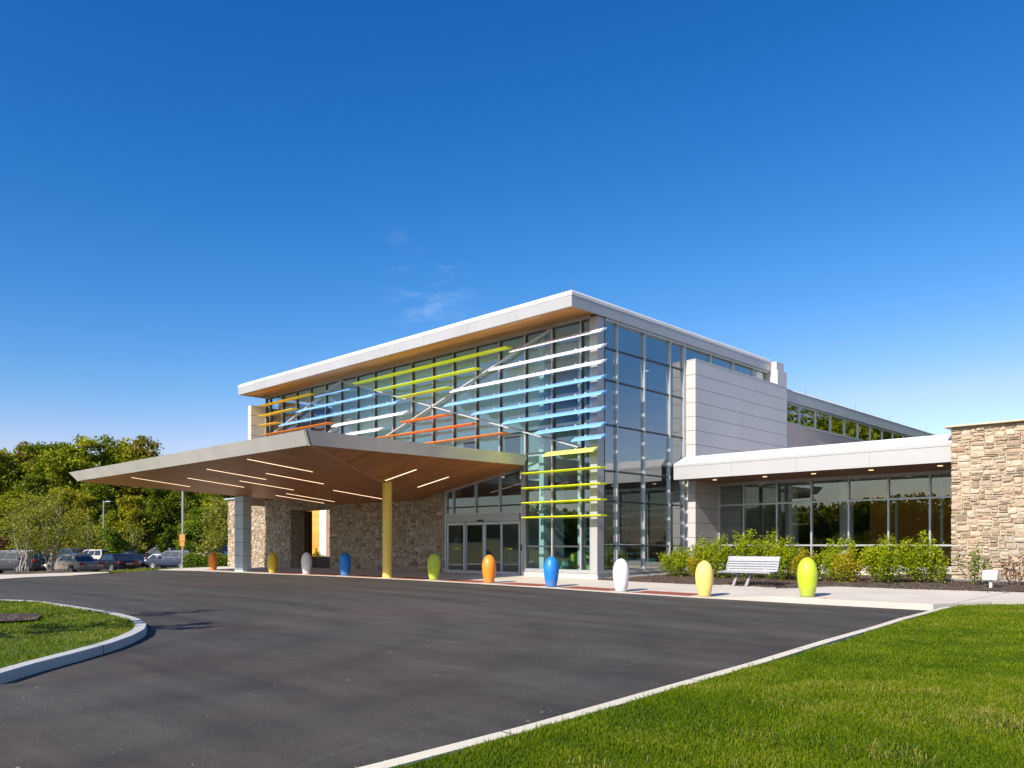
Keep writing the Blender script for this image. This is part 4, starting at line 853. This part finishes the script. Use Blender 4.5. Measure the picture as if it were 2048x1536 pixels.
TW=[('dark',-70,116,13,'dark broadleaf tree just off the left edge of the woodland'),('mid',0,114,13.2,'tall green tree at the extreme left edge of the woodland'),('olive',50,118,14.0,'tall olive brown tree left of the big green crowns'),('dark',100,115,14.6,'big dark green tree with rounded crown behind the birches'),('mid',158,113,14.8,'big mid green tree in the middle of the woodland crest'),('mid',228,117,15.2,'tall green tree rising behind the small lamp post'),('olive',285,116,14.9,'tall olive crowned tree right of the woodland crest'),('dark',345,118,12.5,'dark tree hidden behind the canopy tip and tall pole'),('dark',398,120,13,'dark tree behind the hedge and tall light pole'),('mid',452,118,13,'green tree beside the left end of the stone wall'),('dark',-20,106,9,'dark lower tree at the left edge behind the grey car'),('dark',195,107,10,'dark lower tree behind the lamp post'),('dark',318,106,9.2,'dark lower tree behind the far dark car'),('dark',365,107,9.6,'dark lower tree directly behind the tall pole'),('dark',70,106,9.4,'dark lower tree behind the birch clumps')]
for i,(k,px,D,H,l) in enumerate(TW): plant(k,px,D,H,l,'woodland trees behind the car park',i*1.37,14 if k!='olive' else 13.5)
T2=[('yellow',125,101,7.6,'yellow green young tree above the tan car'),('yellow',170,102,7.0,'yellow tinged young tree above the black car'),('yellow',258,100,7.6,'golden young tree right of the small lamp post'),('yellow',298,101,5.2,'low golden tree above the far dark car'),('mid2',22,100,6.8,'green young tree at left edge behind the birches'),('mid2',222,99,5.6,'green young tree around the lamp post foot'),('mid2',388,97,6.4,'light green young tree left of the stone wall'),('yellow',60,101,6.4,'yellow young tree behind the birch stems'),('mid2',440,98,7.4,'full green young tree touching the stone wall edge')]
for i,(k,px,D,H,l) in enumerate(T2): plant(k,px,D,H,l,'young trees at the woodland edge',i*2.1+.4,8)
for i,px in enumerate((-20,22,62,102,142,182,216)):
    plant('bush' if i%2 else 'bush2',px,92,3.0+.3*(i%3),'dark scrub bush '+['just outside the left edge','right above the grey car','behind the black tall car','directly behind the birch clump','behind the tan car window','between the tan and black cars','at the foot of the small lamp post'][i],'scrub bushes along the car park edge',i*1.7+.5,3.6)
for i,px in enumerate((-30,8,45,82,120,158,196,235,272,312,352,392,430)):
    plant('bush' if i%3 else 'bush2',px,102.5 if i%2 else 104,3.9,['dark','leafy','scrubby'][i%3]+' undergrowth bush '+['off the left edge behind the grey car','behind the grey car at the left edge','behind the left birch','behind the birch clump','above the tan car roof','above the black car bonnet','behind the lamp post foot','above the black car boot','left of the bright sapling','behind the far dark car','left of the tall pole','right of the tall pole','behind the white far car'][i],'undergrowth bushes at the woodland edge',i*1.1,3.6)
def single(name,label,px,D,H,W,lm,n,size,seed,**k):
    t=make_tree(name,label,'tree',H,W,lm,n,size,seed,**k); x,y=at(px,D); t.location=(x,y,zg(x)-.05); return t
single('birch_tree','multi stemmed pale barked birch clump beside the tan car',100,55,5.7,5.6,'leaf_birch',5600,.062,31,base=.26,trunk=.065,bark='birch',stems=6,nl=13,sig=.36)
for bx_,D_,rr_ in ((100,54,2.3),(47,53.5,2.0)):
    cx_,cy_=at(bx_,D_); o=sheet('mulch_mound',[(cx_+rr_*math.cos(a*.524)*random.uniform(.85,1.1),cy_+rr_*math.sin(a*.524)*random.uniform(.85,1.1)) for a in range(12)],lambda x,y:zg(x)+.02+.30*max(0,1-((x-cx_)**2+(y-cy_)**2)/rr_**2),M['mulch'],ycuts=[cy_-2+.5*i for i in range(9)],xcuts=[cx_-2+.5*i for i in range(9)],skirt=.2,jitter=.02)
single('birch_tree','smaller pale barked birch beside the grey car at left',46,54,5.2,4.6,'leaf_birch',3000,.062,32,base=.28,trunk=.06,bark='birch',stems=3,nl=9,sig=.36)
single('young_tree','bright green sapling right of the far dark car',334,86,4.9,2.0,'leaf_bright',1500,.13,33,base=.22,trunk=.05,nl=6)
single('young_tree','bright green bushy young tree by the lamp post',226,82,4.4,3.0,'leaf_bright',2200,.13,34,base=.1,trunk=.05,nl=7)
single('young_tree','thin grey leaved young tree left of the lamp post',176,84,5.6,3.2,'leaf_birch',1100,.11,35,base=.22,trunk=.05,bark='birch',nl=7,sig=.4)
single('young_tree','thin grey leaved young tree left of the far dark car',266,84,4.6,2.8,'leaf_birch',900,.11,36,base=.22,trunk=.05,bark='birch',nl=7,sig=.4)
single('young_tree','loose silvery green tree beside the stone wall end',436,78,7.2,4.6,'leaf_birch',4200,.12,37,base=.06,trunk=.08,nl=10,sig=.34)
single('young_tree','round bright green tree between tall pole and stone wall',392,84,6.8,4.6,'leaf_bright',4200,.14,38,base=.08,trunk=.08,nl=9)
def sparse(name,label,x,y,z,H,W,seed,n,lm,size):
    r=random.Random(seed); t=empty(name,label,'tree',(x,y,z)); m=MB(); P=[]; m.tube([(x,y,z-.1),(x+.02,y,z+H*.25),(x-.03,y+.03,z+H*.55),(x,y,z+H)],[.045,.038,.026,.006],7)
    for i in range(16):
        u=.18+.75*i/16; a=i*2.4+r.uniform(-.3,.3); l=W/2*(1.15-u*.8)*r.uniform(.7,1.1); p=Vector((x,y,z+H*u)); q=p+Vector((math.cos(a)*l,math.sin(a)*l,l*.75)); limb(m,p,q,.018,.004,seed+i,4,5)
        for j in range(3):
            s=p.lerp(q,r.uniform(.35,.9)); e=s+Vector((r.uniform(-.3,.3),r.uniform(-.3,.3),r.uniform(.1,.4))); m.tube([s,e],[.006,.002],4); P+= [tuple(s.lerp(e,r.random())+Vector((r.gauss(0,.03),r.gauss(0,.03),r.gauss(0,.03)))) for _ in range(n//48)]
    m.build('trunk',M['bark'],t); P=np.array(P); V,F,T=leaves(P,size,np.clip(np.random.default_rng(seed).normal(.45,.2,len(P)),0,1),seed); quads_mesh('crown',V,F,T,M[lm],t); return t
sparse('young_tree','sparse brown leaved tree in the mulch ring at left edge',-15.75,3.35,island_z(-15.5,3.5),3.0,1.3,41,620,'leaf_dead',.045)
sparse('young_tree','leafy young tree off the left edge casting shadow on the island',-13.3,1.3,island_z(-13.3,1.3),3.4,2.2,42,3600,'leaf_olive',.05)
def shrub(x,y,H,W,lm,n,size,seed,label,stems=11,group='shrubs planted along the low wing',cat='shrub',tl=.0,name='shrub'):
    r=random.Random(seed); z=wz(x,y) if x>-30 else zg(x); t=empty(name,label,cat,(x,y,z),group); m=MB(); rr=np.random.default_rng(seed); P=[];T=[]
    for i in range(stems):
        a=i*2.399+r.uniform(-.4,.4); sp=W/2*math.sqrt((i+.5)/stems)*r.uniform(.75,1.1); h=H*(1-.32*(sp/(W/2))**2)*r.uniform(.72,1.0) if i else H
        b=Vector((x+math.cos(a)*.08,y+math.sin(a)*.08,z-.05)); e=Vector((x+math.cos(a)*sp,y+math.sin(a)*sp,z+h)); mid=b.lerp(e,.5)+Vector((math.cos(a)*sp*.25,math.sin(a)*sp*.25,0))
        pts=[b,b.lerp(mid,.5),mid,mid.lerp(e,.5)+Vector((0,0,h*.03)),e]; m.tube(pts,[.012,.010,.008,.006,.003],5)
        k=n//stems; u=rr.beta(2.2,1.25,k); u=.08+.94*u; Q=np.array([np.array(b)*(1-v)**2+2*np.array(mid+(mid-b.lerp(e,.5)))*v*(1-v)+np.array(e)*v*v for v in u]); Q+=rr.normal(0,1,(k,3))*(.055+.05*(1-u))[:,None]*np.array([1.15,1.15,.9])*(W/1.1); Q[:,2]=np.maximum(Q[:,2],z+.02); P.append(Q); T.append(np.clip(.25+.35*u+rr.normal(0,.16,k)+tl,0,1))
    m.build('stem',M['bark'],t); P=np.concatenate(P); V,F,T=leaves(P,size,np.concatenate(T),seed,.25); quads_mesh('foliage',V,F,T,M[lm],t); return t
SH=[(-16.72,26.2,1.12,1.35,'leaf_shrub',3570,.036,'round green shrub beside the glass corner, leftmost in the bed'),(-15.8,26.25,1.55,1.25,'leaf_shrub',3150,.036,'tall green shrub with upright shoots left of the bench'),(-15.55,25.7,1.0,.8,'leaf_gold',1200,.036,'small yellowing shrub behind the pale yellow bollard'),(-14.9,26.2,1.55,1.35,'leaf_shrub',3780,.036,'green shrub behind the left end of the bench'),(-14.1,26.7,1.72,1.4,'leaf_shrub',3780,.036,'tall dense green shrub behind the bench back'),(-13.3,26.9,1.7,1.4,'leaf_shrub',3780,.036,'tall bushy green shrub behind the bench middle'),(-12.6,26.6,1.5,1.2,'leaf_shrub',3150,.036,'green shrub behind the right end of the bench'),(-11.75,26.1,1.12,.85,'leaf_gold',1700,.036,'yellow and orange shrub just right of the bench'),(-11.2,26.8,1.4,1.1,'leaf_shrub',2520,.036,'green shrub behind the lone lime bollard'),(-10.45,26.3,1.42,1.25,'leaf_shrub',3360,.036,'broad green shrub just right of the lime bollard'),(-9.95,25.3,1.0,1.05,'leaf_gold',1800,.036,'low yellow green shrub at the front of the bed'),(-9.4,26.3,1.35,1.0,'leaf_shrub',2310,.036,'loose green shrub behind the low yellow green one'),(-8.68,24.9,1.38,1.3,'leaf_shrub',3990,.036,'full green shrub with bare stems at the front of the bed'),(-7.95,25.6,1.5,1.2,'leaf_shrub',3570,.036,'green shrub with one tall shoot near the stone wall'),(-7.5,25.8,.95,.65,'leaf_shrub',1000,.036,'small dark green shrub at the right end of the window')]
for i,s in enumerate(SH): shrub(*s[:7],50+i,s[7])
shrub(-6.5,25.5,1.15,1.0,'leaf_bright',420,.042,71,'spindly olive green shrub in front of the stone wall',7,'small shrubs before the stone wall')
shrub(-5.55,25.9,.95,.9,'leaf_dead',260,.04,72,'dead brown shrub beside the white flood light',8,'small shrubs before the stone wall')
shrub(-54.7,34.5,1.55,1.0,'leaf_gold',1100,.07,73,'round yellow green shrub seen through the stone opening',9,None)
# hedge near the shaded orange bollard
hx,hy=at(418,58); hd=empty('hedge','clipped green hedge behind the dark orange bollard','hedge',(hx,hy,zg(hx)))
P=rng.uniform(-1,1,(5200,3)); ax=np.array([RT[0],RT[1],0]); bx=np.array([-RT[1],RT[0],0]); P2=np.array([hx,hy,zg(hx)])+P[:,:1]*ax*1.75+P[:,1:2]*bx*.55; P2[:,2]+=.62+.58*P[:,2]+.14*np.sin(P[:,0]*7)+.06*rng.normal(size=5200)
V,F,T=leaves(P2,.07,np.clip(.42+.25*P[:,2]+rng.normal(0,.15,5200),0,1),5); quads_mesh('foliage',V,F,T,M['leaf_bright'],hd)
hm=MB()
for i in range(14):
    q=np.array([hx,hy,zg(hx)])+ax*(-1.6+.25*i); hm.tube([tuple(q+np.array([0,0,-.1])),tuple(q+np.array([.05,0,.9]))],[.02,.01],5)
hm.build('stem',M['bark'],hd)
# woodland across the road, seen only as the dark tree line in the glass
def wood_mass(x0,x1,y0,y1,n,hmin,hmax,seed,label):
    r=np.random.default_rng(seed); x=r.uniform(x0,x1,n); y=r.uniform(y0,y1,n); s=x*.21+y*.17; top=hmin+(hmax-hmin)*(.5+.28*np.sin(s)+.22*np.sin(s*2.7+1)); z=zg(0)+top*r.beta(1.0,1.0,n); P=np.c_[x,y,z]
    V,F,T=leaves(P,.62,np.clip(.4+.3*(z/top-.5)+r.normal(0,.15,n),0,1),seed); o=quads_mesh('woodland',V,F,T,M['leaf_mid']); tag(o,label,'woodland',kind='stuff')
wood_mass(-210,40,-92,-78,60000,5.5,9.5,81,'dark woodland across the road reflected in the windows')
wood_mass(-168,-138,-70,16,30000,8,13,83,'woodland continuing beyond the left edge of the car park')
r=np.random.default_rng(82); n=110000; x=r.uniform(10,24,n); y=r.uniform(78,190,n); top=(7+np.clip((y-78)*.32,0,26))*(.85+.15*np.sin(y*.5)+.1*np.sin(y*1.3+x)); z=zg(0)+top*r.random(n)
V,F,T=leaves(np.c_[x,y,z],.5,np.clip(.4+.3*(z/top-.5)+r.normal(0,.15,n),0,1),82); tag(quads_mesh('woodland',V,F,T,M['leaf_mid']),'tall woodland behind the low wing reflected in the side glass','woodland',kind='stuff')
# gravel along the walls
gp=[];gv=MB()
r=random.Random(9)
for i in range(2600):
    if i%2: x=r.uniform(-7.6,-3.2); y=27.66-abs(r.gauss(0,.55))
    else: y=r.uniform(23.4,31); x=-17.98+abs(r.gauss(0,.30))
    z=wz(x,y)+.035; s=r.uniform(.014,.032); a=r.uniform(0,3); c,d=math.cos(a)*s,math.sin(a)*s
    gv.add([(x-c,y-d,z),(x+d,y-c,z),(x+c,y+d,z),(x-d,y+c,z),(x,y,z+s*.9),(x,y,z-s*.6)],[(0,1,4),(1,2,4),(2,3,4),(3,0,4),(1,0,5),(2,1,5),(3,2,5),(0,3,5)])
tag(gv.build('gravel',M['stones']),'grey gravel strip along the foot of the walls','gravel',kind='stuff')
r=random.Random(19); mv=MB()
for i in range(5200):
    x=r.uniform(-17.5,-3.2); y=r.uniform(22.9,27.2); 
    if y<23.2 and r.random()<.7: continue
    z=wz(x,y)+.035+(-.03 if y<23.3 else .012); l=r.uniform(.02,.07); w=r.uniform(.006,.014); a=r.uniform(0,6.28); t=r.uniform(-.25,.35); dx,dy=math.cos(a)*l/2,math.sin(a)*l/2
    mv.bar((x-dx,y-dy,z-t*l/2),(x+dx,y+dy,z+t*l/2),w,w*.6)
tag(mv.build('mulch_chips',soil('mulch_chip',(.035,.022,.015),(.10,.065,.045),(.22,.16,.11),6)),'dark bark mulch chips covering the planting bed','mulch',kind='stuff')
r=random.Random(29); gv=MB()
for i in range(750):
    d=4.5*(5.5**r.random()); l=r.uniform(-.62,.30)*d; x=RT[0]*l+FW[0]*d; y=RT[1]*l+FW[1]*d
    if r.random()<.25: y=r.uniform(3,18); x=-4.1-(y-3)*.065-abs(r.gauss(0,.25))-.12
    if not bool(inside(drive,np.array([x]),np.array([y]))[0]) or bool(inside(isl_o,np.array([x]),np.array([y]))[0]): continue
    z=zg(x)+.001; s=.0022+.0045*r.random()**3; a=r.uniform(0,3); c,d_=math.cos(a)*s,math.sin(a)*s
    gv.add([(x-c,y-d_,z),(x+d_,y-c,z),(x+c,y+d_,z),(x-d_,y+c,z),(x,y,z+s*.9)],[(0,1,4),(1,2,4),(2,3,4),(3,0,4),(3,2,1,0)])
tag(gv.build('grit',M['stones']),'pale grit and small stones scattered over the dark driveway','grit',kind='stuff')
# ------------------------------------------------------------------ parked cars
def car(name,label,px,D,heading,colour,kind,rough=.25,metal=.5,z=None,extra=0):
    x,y=at(px,D); z=zg(x)+.004 if z is None else z; t=empty(name,label,'car',(0,0,0),'cars in the car park')
    suv=kind=='suv'; L=4.75; W=.92; bm=paint('car_paint',colour,rough,metal*.5,.03,1,coat=.25)
    if suv: H=1.74; belt=1.06; st=[(-2.34,.42,.95,.80),(-2.30,.30,1.06,.90),(-1.3,.24,1.07,.92),(0,.22,1.06,.92),(1.05,.24,1.05,.92),(1.9,.28,.98,.90),(2.28,.34,.84,.82),(2.36,.42,.66,.70)]; gh=[(-2.22,-1.98),(1.15,.35)]; ht=1.70
    else: H=1.45; belt=.92; st=[(-2.38,.40,.80,.76),(-2.32,.30,.93,.87),(-1.5,.24,.97,.91),(-.5,.22,.94,.91),(.9,.22,.93,.91),(1.8,.26,.82,.88),(2.25,.32,.70,.80),(2.36,.40,.58,.68)]; gh=[(-1.75,-1.05),(1.0,.15)]; ht=1.43
    m=MB(); k=10
    for X,zl,zb,hw in st: m.v+=[(X,-hw*.86,zl),(X,-hw,zl+.16),(X,-hw*1.0,(zl+zb)/2),(X,-hw*.96,zb-.05),(X,-hw*.82,zb),(X,hw*.82,zb),(X,hw*.96,zb-.05),(X,hw*1.0,(zl+zb)/2),(X,hw,zl+.16),(X,hw*.86,zl)]
    for i in range(len(st)-1):
        for j in range(k): a=i*k+j; b=i*k+(j+1)%k; m.f.append((a,b,b+k,a+k))
    m.f.append(tuple(range(k-1,-1,-1))); e=(len(st)-1)*k; m.f.append(tuple(e+j for j in range(k)))
    (rb,rt),(fb,ft_)=gh; wb=W*.86; wt=W*.68; o=len(m.v); mid=(rt+ft_)/2
    g=[(rb,wb,belt-.03),(fb,wb,belt-.03),(ft_,wt,ht),(mid,wt*1.02,ht+.03),(rt,wt,ht)]
    m.v+=[(X,-w,zz) for X,w,zz in g]+[(X,w,zz) for X,w,zz in g]
    m.f+=[tuple(o+q for q in f) for f in ((0,1,2,3,4),(9,8,7,6,5),(1,6,7,2),(2,7,8,3),(3,8,9,4),(4,9,5,0))]
    body=m.build('body',bm,t,smooth=38,bevel=.03)
    def pane(nm,pts,n):
        n=Vector(n).normalized()*.012; q=[Vector(p)+n for p in pts]; MB().prism(q,[p+n*.3 for p in q]).build(nm,M['glass_car_solid'],t)
    def lerp3(a,b,u): return tuple(a[i]+(b[i]-a[i])*u for i in range(3))
    for s in (-1,1):
        A,B,C_,D_=(rb,s*wb,belt-.03),(fb,s*wb,belt-.03),(ft_,s*wt,ht),(rt,s*wt,ht); nn=(0,s*1,.35)
        P=lambda u,v: lerp3(lerp3(A,B,u),lerp3(D_,C_,u),v)
        cuts=((.05,.33),(.36,.64),(.67,.95)) if suv else ((.13,.46),(.49,.90))
        for a,b in cuts: pane('side_window',[P(a,.14),P(b,.14),P(b if b<.9 else b-.02,.88),P(a,.88)],nn)
    pane('windscreen',[lerp3((fb,-wb,belt-.03),(fb,wb,belt-.03),.07),lerp3((fb,-wb,belt-.03),(fb,wb,belt-.03),.93),lerp3((ft_,-wt,ht),(ft_,wt,ht),.93),lerp3((ft_,-wt,ht),(ft_,wt,ht),.07)],(.6,0,.7))
    pane('rear_window',[lerp3((rb,wb,belt+.02),(rb,-wb,belt+.02),.1),lerp3((rb,wb,belt+.02),(rb,-wb,belt+.02),.9),lerp3((rt,wt,ht-.04),(rt,-wt,ht-.04),.9),lerp3((rt,wt,ht-.04),(rt,-wt,ht-.04),.1)],(-.9,0,.4) if suv else (-.6,0,.7))
    for X in (-1.42,1.42):
        for s in (-1,1):
            yy=s*.80; rr=.36 if suv else .325
            MB().lathe([(rr+.05,0),(rr+.05,.01)],(0,0,0),20).xf(Matrix.Translation((X,s*.918,rr))@Matrix.Rotation(-s*math.pi/2,4,'X')).build('wheel_arch',M['black'],t)
            w=MB().lathe([(rr*.62,-.11),(rr*.93,-.11),(rr,-.07),(rr,.07),(rr*.93,.11),(rr*.62,.11)],(0,0,0),22).xf(Matrix.Translation((X,s*.835,rr))@Matrix.Rotation(-s*math.pi/2,4,'X')).build('wheel',M['tyre'],t,smooth=30)
            rim=MB().lathe([(rr*.62,.095),(rr*.60,.117),(rr*.54,.112),(rr*.5,.104)],(0,0,0),20)
            for q in range(5):
                a=q*1.2566; i0=len(rim.v); rim.bar((0,0,.112),(math.cos(a)*rr*.56,math.sin(a)*rr*.56,.112),.055,.018)
            rim.lathe([(.05,.1),(.05,.124)],(0,0,0),10); rim.xf(Matrix.Translation((X,s*.835,rr))@Matrix.Rotation(-s*math.pi/2,4,'X')).build('rim',M['rim'],w)
    xr=st[1][0]; xf_=st[-2][0]
    for s in (-1,1):
        if suv: MB().box(-2.345,-2.20,s*.80-.10,s*.80+.10,.86,1.12).build('tail_light',M['red_lens'],t,bevel=.02)
        else: MB().box(-2.385,-2.22,s*.70-.16,s*.70+.16,.70,.86).build('tail_light',M['red_lens'],t,bevel=.02)
        zh=.78 if suv else .62; MB().box(2.10,2.33,s*.66-.15,s*.66+.15,zh-.07,zh+.08).build('head_light',M['clear_lens'],t,bevel=.02)
        MB().box(.72,.92,s*.97-.10,s*.97+.10,belt-.02,belt+.13).build('mirror',bm,t,bevel=.03)
        for X in (-.75,.35): MB().box(X-.09,X+.09,s*.925-.02,s*.925+.02,belt-.17,belt-.135).build('door_handle',M['rim'],t)
    MB().box(-2.41,-2.36,-.26,.26,.60,.72).build('number_plate',M['plate'],t)
    MB().box(-2.43,-2.2,-.80,.80,.38,.54).build('bumper',bm if not suv else M['black'],t,bevel=.03); MB().box(2.2,2.40,-.72,.72,.36,.50).build('bumper',M['black'],t,bevel=.03)
    MB().box(2.28,2.375,-.42,.42,.50,.64).build('grille',M['black'],t)
    if extra:
        for s in (-.55,.55): MB().box(-1.6,.3,s-.02,s+.02,ht+.03,ht+.075).build('roof_rail',M['rim'],t)
    if extra>1: MB().box(-1.5,.2,-.38,.38,ht+.08,ht+.34).build('roof_box',M['black'],t,bevel=.08)
    t.location=(x,y,z); t.rotation_euler=(0,0,R(heading)); return t
M['glass_car_solid']=paint('car_window',(.018,.024,.028),.05,0,0,1,.8)
car('parked_suv','silver grey boxy car cut by the left edge of the photo',18,63,221,(.045,.045,.05),'suv',extra=1)
car('parked_suv','black tall car seen from behind between the two birches',74,61,178,(.02,.021,.028),'suv')
car('parked_sedan','tan old sedan seen from behind beside the birch clump',146,58,192,(.33,.27,.23),'sedan')
car('parked_sedan','black sedan with red tail light at the edge of the verge',226,66,190,(.010,.012,.022),'sedan')
car('parked_sedan','dark grey sedan facing right behind the black sedan',264,77,12,(.035,.04,.05),'sedan')
car('parked_suv','slate blue car seen from its side near the tall pole',345,76,216,(.028,.04,.075),'suv')
car('parked_sedan','white car half hidden behind the slate blue car',316,90,205,(.55,.55,.56),'sedan',metal=0)
car('parked_suv','far dark car with a black roof box near the woodland',316,97,216,(.02,.028,.05),'suv',z=-.75,extra=2)
car('parked_suv','far white car above the clipped hedge',415,88,205,(.5,.52,.55),'suv',metal=0,z=-.45)
car('parked_sedan','blue roofed car behind the tan sedan',138,82,200,(.03,.06,.16),'sedan',z=-.45)
car('parked_suv','cream car with pale roof behind the black sedan',186,82,200,(.48,.45,.40),'suv',z=-.85,metal=0)
car('parked_sedan','navy car between the black sedan and grey sedan',248,90,200,(.03,.05,.10),'sedan',z=-.8)
car('parked_sedan','dark green car behind the grey car at the left edge',30,84,200,(.015,.03,.03),'sedan',z=-.55)
car('parked_suv','charcoal car between the lamp post and grey sedan',222,95,200,(.03,.03,.035),'suv',z=-.95)
# ------------------------------------------------------------------ light poles
def pole(label,px,D,H,r,arm,signs):
    x,y=at(px,D); z=zg(x); t=empty('light_pole',label,'light pole',(x,y,z),'light poles in the car park')
    MB().lathe([(r*1.9,-.3),(r*1.9,.25),(r,.26),(r*.75,H)],(x,y,z),12).build('pole',M['steel'],t,smooth=40)
    h=MB(); u=Vector((RT[0],RT[1],0)); p=Vector((x,y,z+H-.12)); h.bar(p,p+u*.35,.07,.06); h.build('arm',M['steel'],t)
    MB().bar(p+u*.3+Vector((0,0,.03)),p+u*(.3+arm)+Vector((0,0,.05)),.32,.12).build('lamp_head',M['white_metal'],t,bevel=.03)
    for zz,w,hh in signs:
        c=Vector((x,y,z+zz))-Vector((FW[0],FW[1],0))*(r+.02); MB().bar(c-u*w/2,c+u*w/2,.012,hh).build('sign_plate',M['sign'],t)
pole('slim grey light pole in front of the dark trees',207,92,7.2,.085,.55,())
pole('tall pale light pole with two orange signs before the hedge',365.5,60,7.6,.095,.5,((2.55,.40,.50),(2.1,.34,.34)))
# ------------------------------------------------------------------ sky, sun, camera
EL=34.3; sv=Vector((.08,-.997,0)).normalized()*math.cos(R(EL)); sv.z=math.sin(R(EL))
W=bpy.data.worlds.new('World'); S.world=W; W.use_nodes=True; nt=W.node_tree; bg=nt.nodes['Background']
sky=nt.nodes.new('ShaderNodeTexSky'); sky.sky_type='NISHITA'; sky.sun_disc=False; sky.sun_elevation=R(EL); sky.sun_rotation=math.atan2(sv.x,sv.y); sky.altitude=0; sky.air_density=1.0; sky.dust_density=.7; sky.ozone_density=2.2
hs=nt.nodes.new('ShaderNodeHueSaturation'); hs.inputs['Saturation'].default_value=1.12; hs.inputs['Value'].default_value=1.0; nt.links.new(sky.outputs[0],hs.inputs['Color'])
def polar(col):
    # a polarised, deep autumn sky: per channel contrast on the physical sky
    sp=nt.nodes.new('ShaderNodeSeparateColor'); cb=nt.nodes.new('ShaderNodeCombineColor'); nt.links.new(col,sp.inputs[0]); k=.15
    for i,(g,c) in enumerate(((2.5,1.20),(1.37,-.02),(.92,.12))):
        a=N(nt,'ShaderNodeMath',operation='MULTIPLY'); nt.links.new(sp.outputs[i],a.inputs[0]); a.inputs[1].default_value=k
        p=N(nt,'ShaderNodeMath',operation='POWER'); nt.links.new(a.outputs[0],p.inputs[0]); p.inputs[1].default_value=g
        q=N(nt,'ShaderNodeMath',operation='MULTIPLY'); nt.links.new(p.outputs[0],q.inputs[0]); q.inputs[1].default_value=math.exp(c)/k
        w_=N(nt,'ShaderNodeMath',operation='MINIMUM'); nt.links.new(q.outputs[0],w_.inputs[0]); nt.links.new(sp.outputs[i],w_.inputs[1]); nt.links.new(w_.outputs[0],cb.inputs[i])
    return cb.outputs[0]
tc=nt.nodes.new('ShaderNodeTexCoord')
def patch(px,py,rad,stops):
    d=Vector((FW[0],FW[1],0))+Vector((RT[0],RT[1],0))*((px-1024)/1612)+Vector((0,0,1))*((1089-py)/1612); d.normalize()
    ds=nt.nodes.new('ShaderNodeVectorMath'); ds.operation='DISTANCE'; nt.links.new(tc.outputs['Generated'],ds.inputs[0]); ds.inputs[1].default_value=d
    return ramp(nt,ds.outputs['Value'],[(0,1),(rad,0)])
mp=nt.nodes.new('ShaderNodeMapping'); mp.inputs['Rotation'].default_value=(R(0),R(-22),R(44)); mp.inputs['Scale'].default_value=(13,13,60); nt.links.new(tc.outputs['Generated'],mp.inputs[0])
nz=nt.nodes.new('ShaderNodeTexNoise'); nz.inputs['Scale'].default_value=1.0; nz.inputs['Detail'].default_value=7; nz.inputs['Roughness'].default_value=.62; nz.inputs['Distortion'].default_value=.6; nt.links.new(mp.outputs[0],nz.inputs['Vector'])
cl=ramp(nt,nz.outputs[0],[(.47,0),(.72,1)])
ad=N(nt,'ShaderNodeMath',operation='ADD'); nt.links.new(patch(860,588,.06,0),ad.inputs[0])
m2=N(nt,'ShaderNodeMath',operation='MULTIPLY'); nt.links.new(patch(797,457,.022,0),m2.inputs[0]); m2.inputs[1].default_value=.45; nt.links.new(m2.outputs[0],ad.inputs[1])
mm=N(nt,'ShaderNodeMath',operation='MULTIPLY'); nt.links.new(ad.outputs[0],mm.inputs[0]); nt.links.new(cl,mm.inputs[1])
m3=N(nt,'ShaderNodeMath',operation='MULTIPLY'); nt.links.new(mm.outputs[0],m3.inputs[0]); m3.inputs[1].default_value=.17
skt=polar(hs.outputs[0]); skc=mixc(nt,m3.outputs[0],skt,(8,8.6,9.5)); nt.links.new(skc,bg.inputs[0]); bg.inputs[1].default_value=.098
sun=bpy.data.lights.new('sun','SUN'); sun.energy=4.05; sun.angle=R(.55); sun.color=(1,.93,.83); so=bpy.data.objects.new('sun',sun); COL.objects.link(so); so.rotation_euler=(-sv).to_track_quat('-Z','Y').to_euler(); so.location=(0,-20,40)
cam=bpy.data.cameras.new('camera'); cam.sensor_width=36; cam.lens=1612/2048*36; cam.shift_y=(1089-768)/2048; cam.clip_end=2000; cam.clip_start=.1
co=bpy.data.objects.new('camera',cam); COL.objects.link(co); co.location=CAM; co.rotation_euler=(R(90),0,AA); S.camera=co
S.view_settings.view_transform='Standard'; S.view_settings.look='None'; S.view_settings.gamma=1; S.view_settings.exposure=.80
S.cycles.max_bounces=8; S.cycles.transparent_max_bounces=16; S.cycles.use_denoising=True; S.cycles.sample_clamp_indirect=6
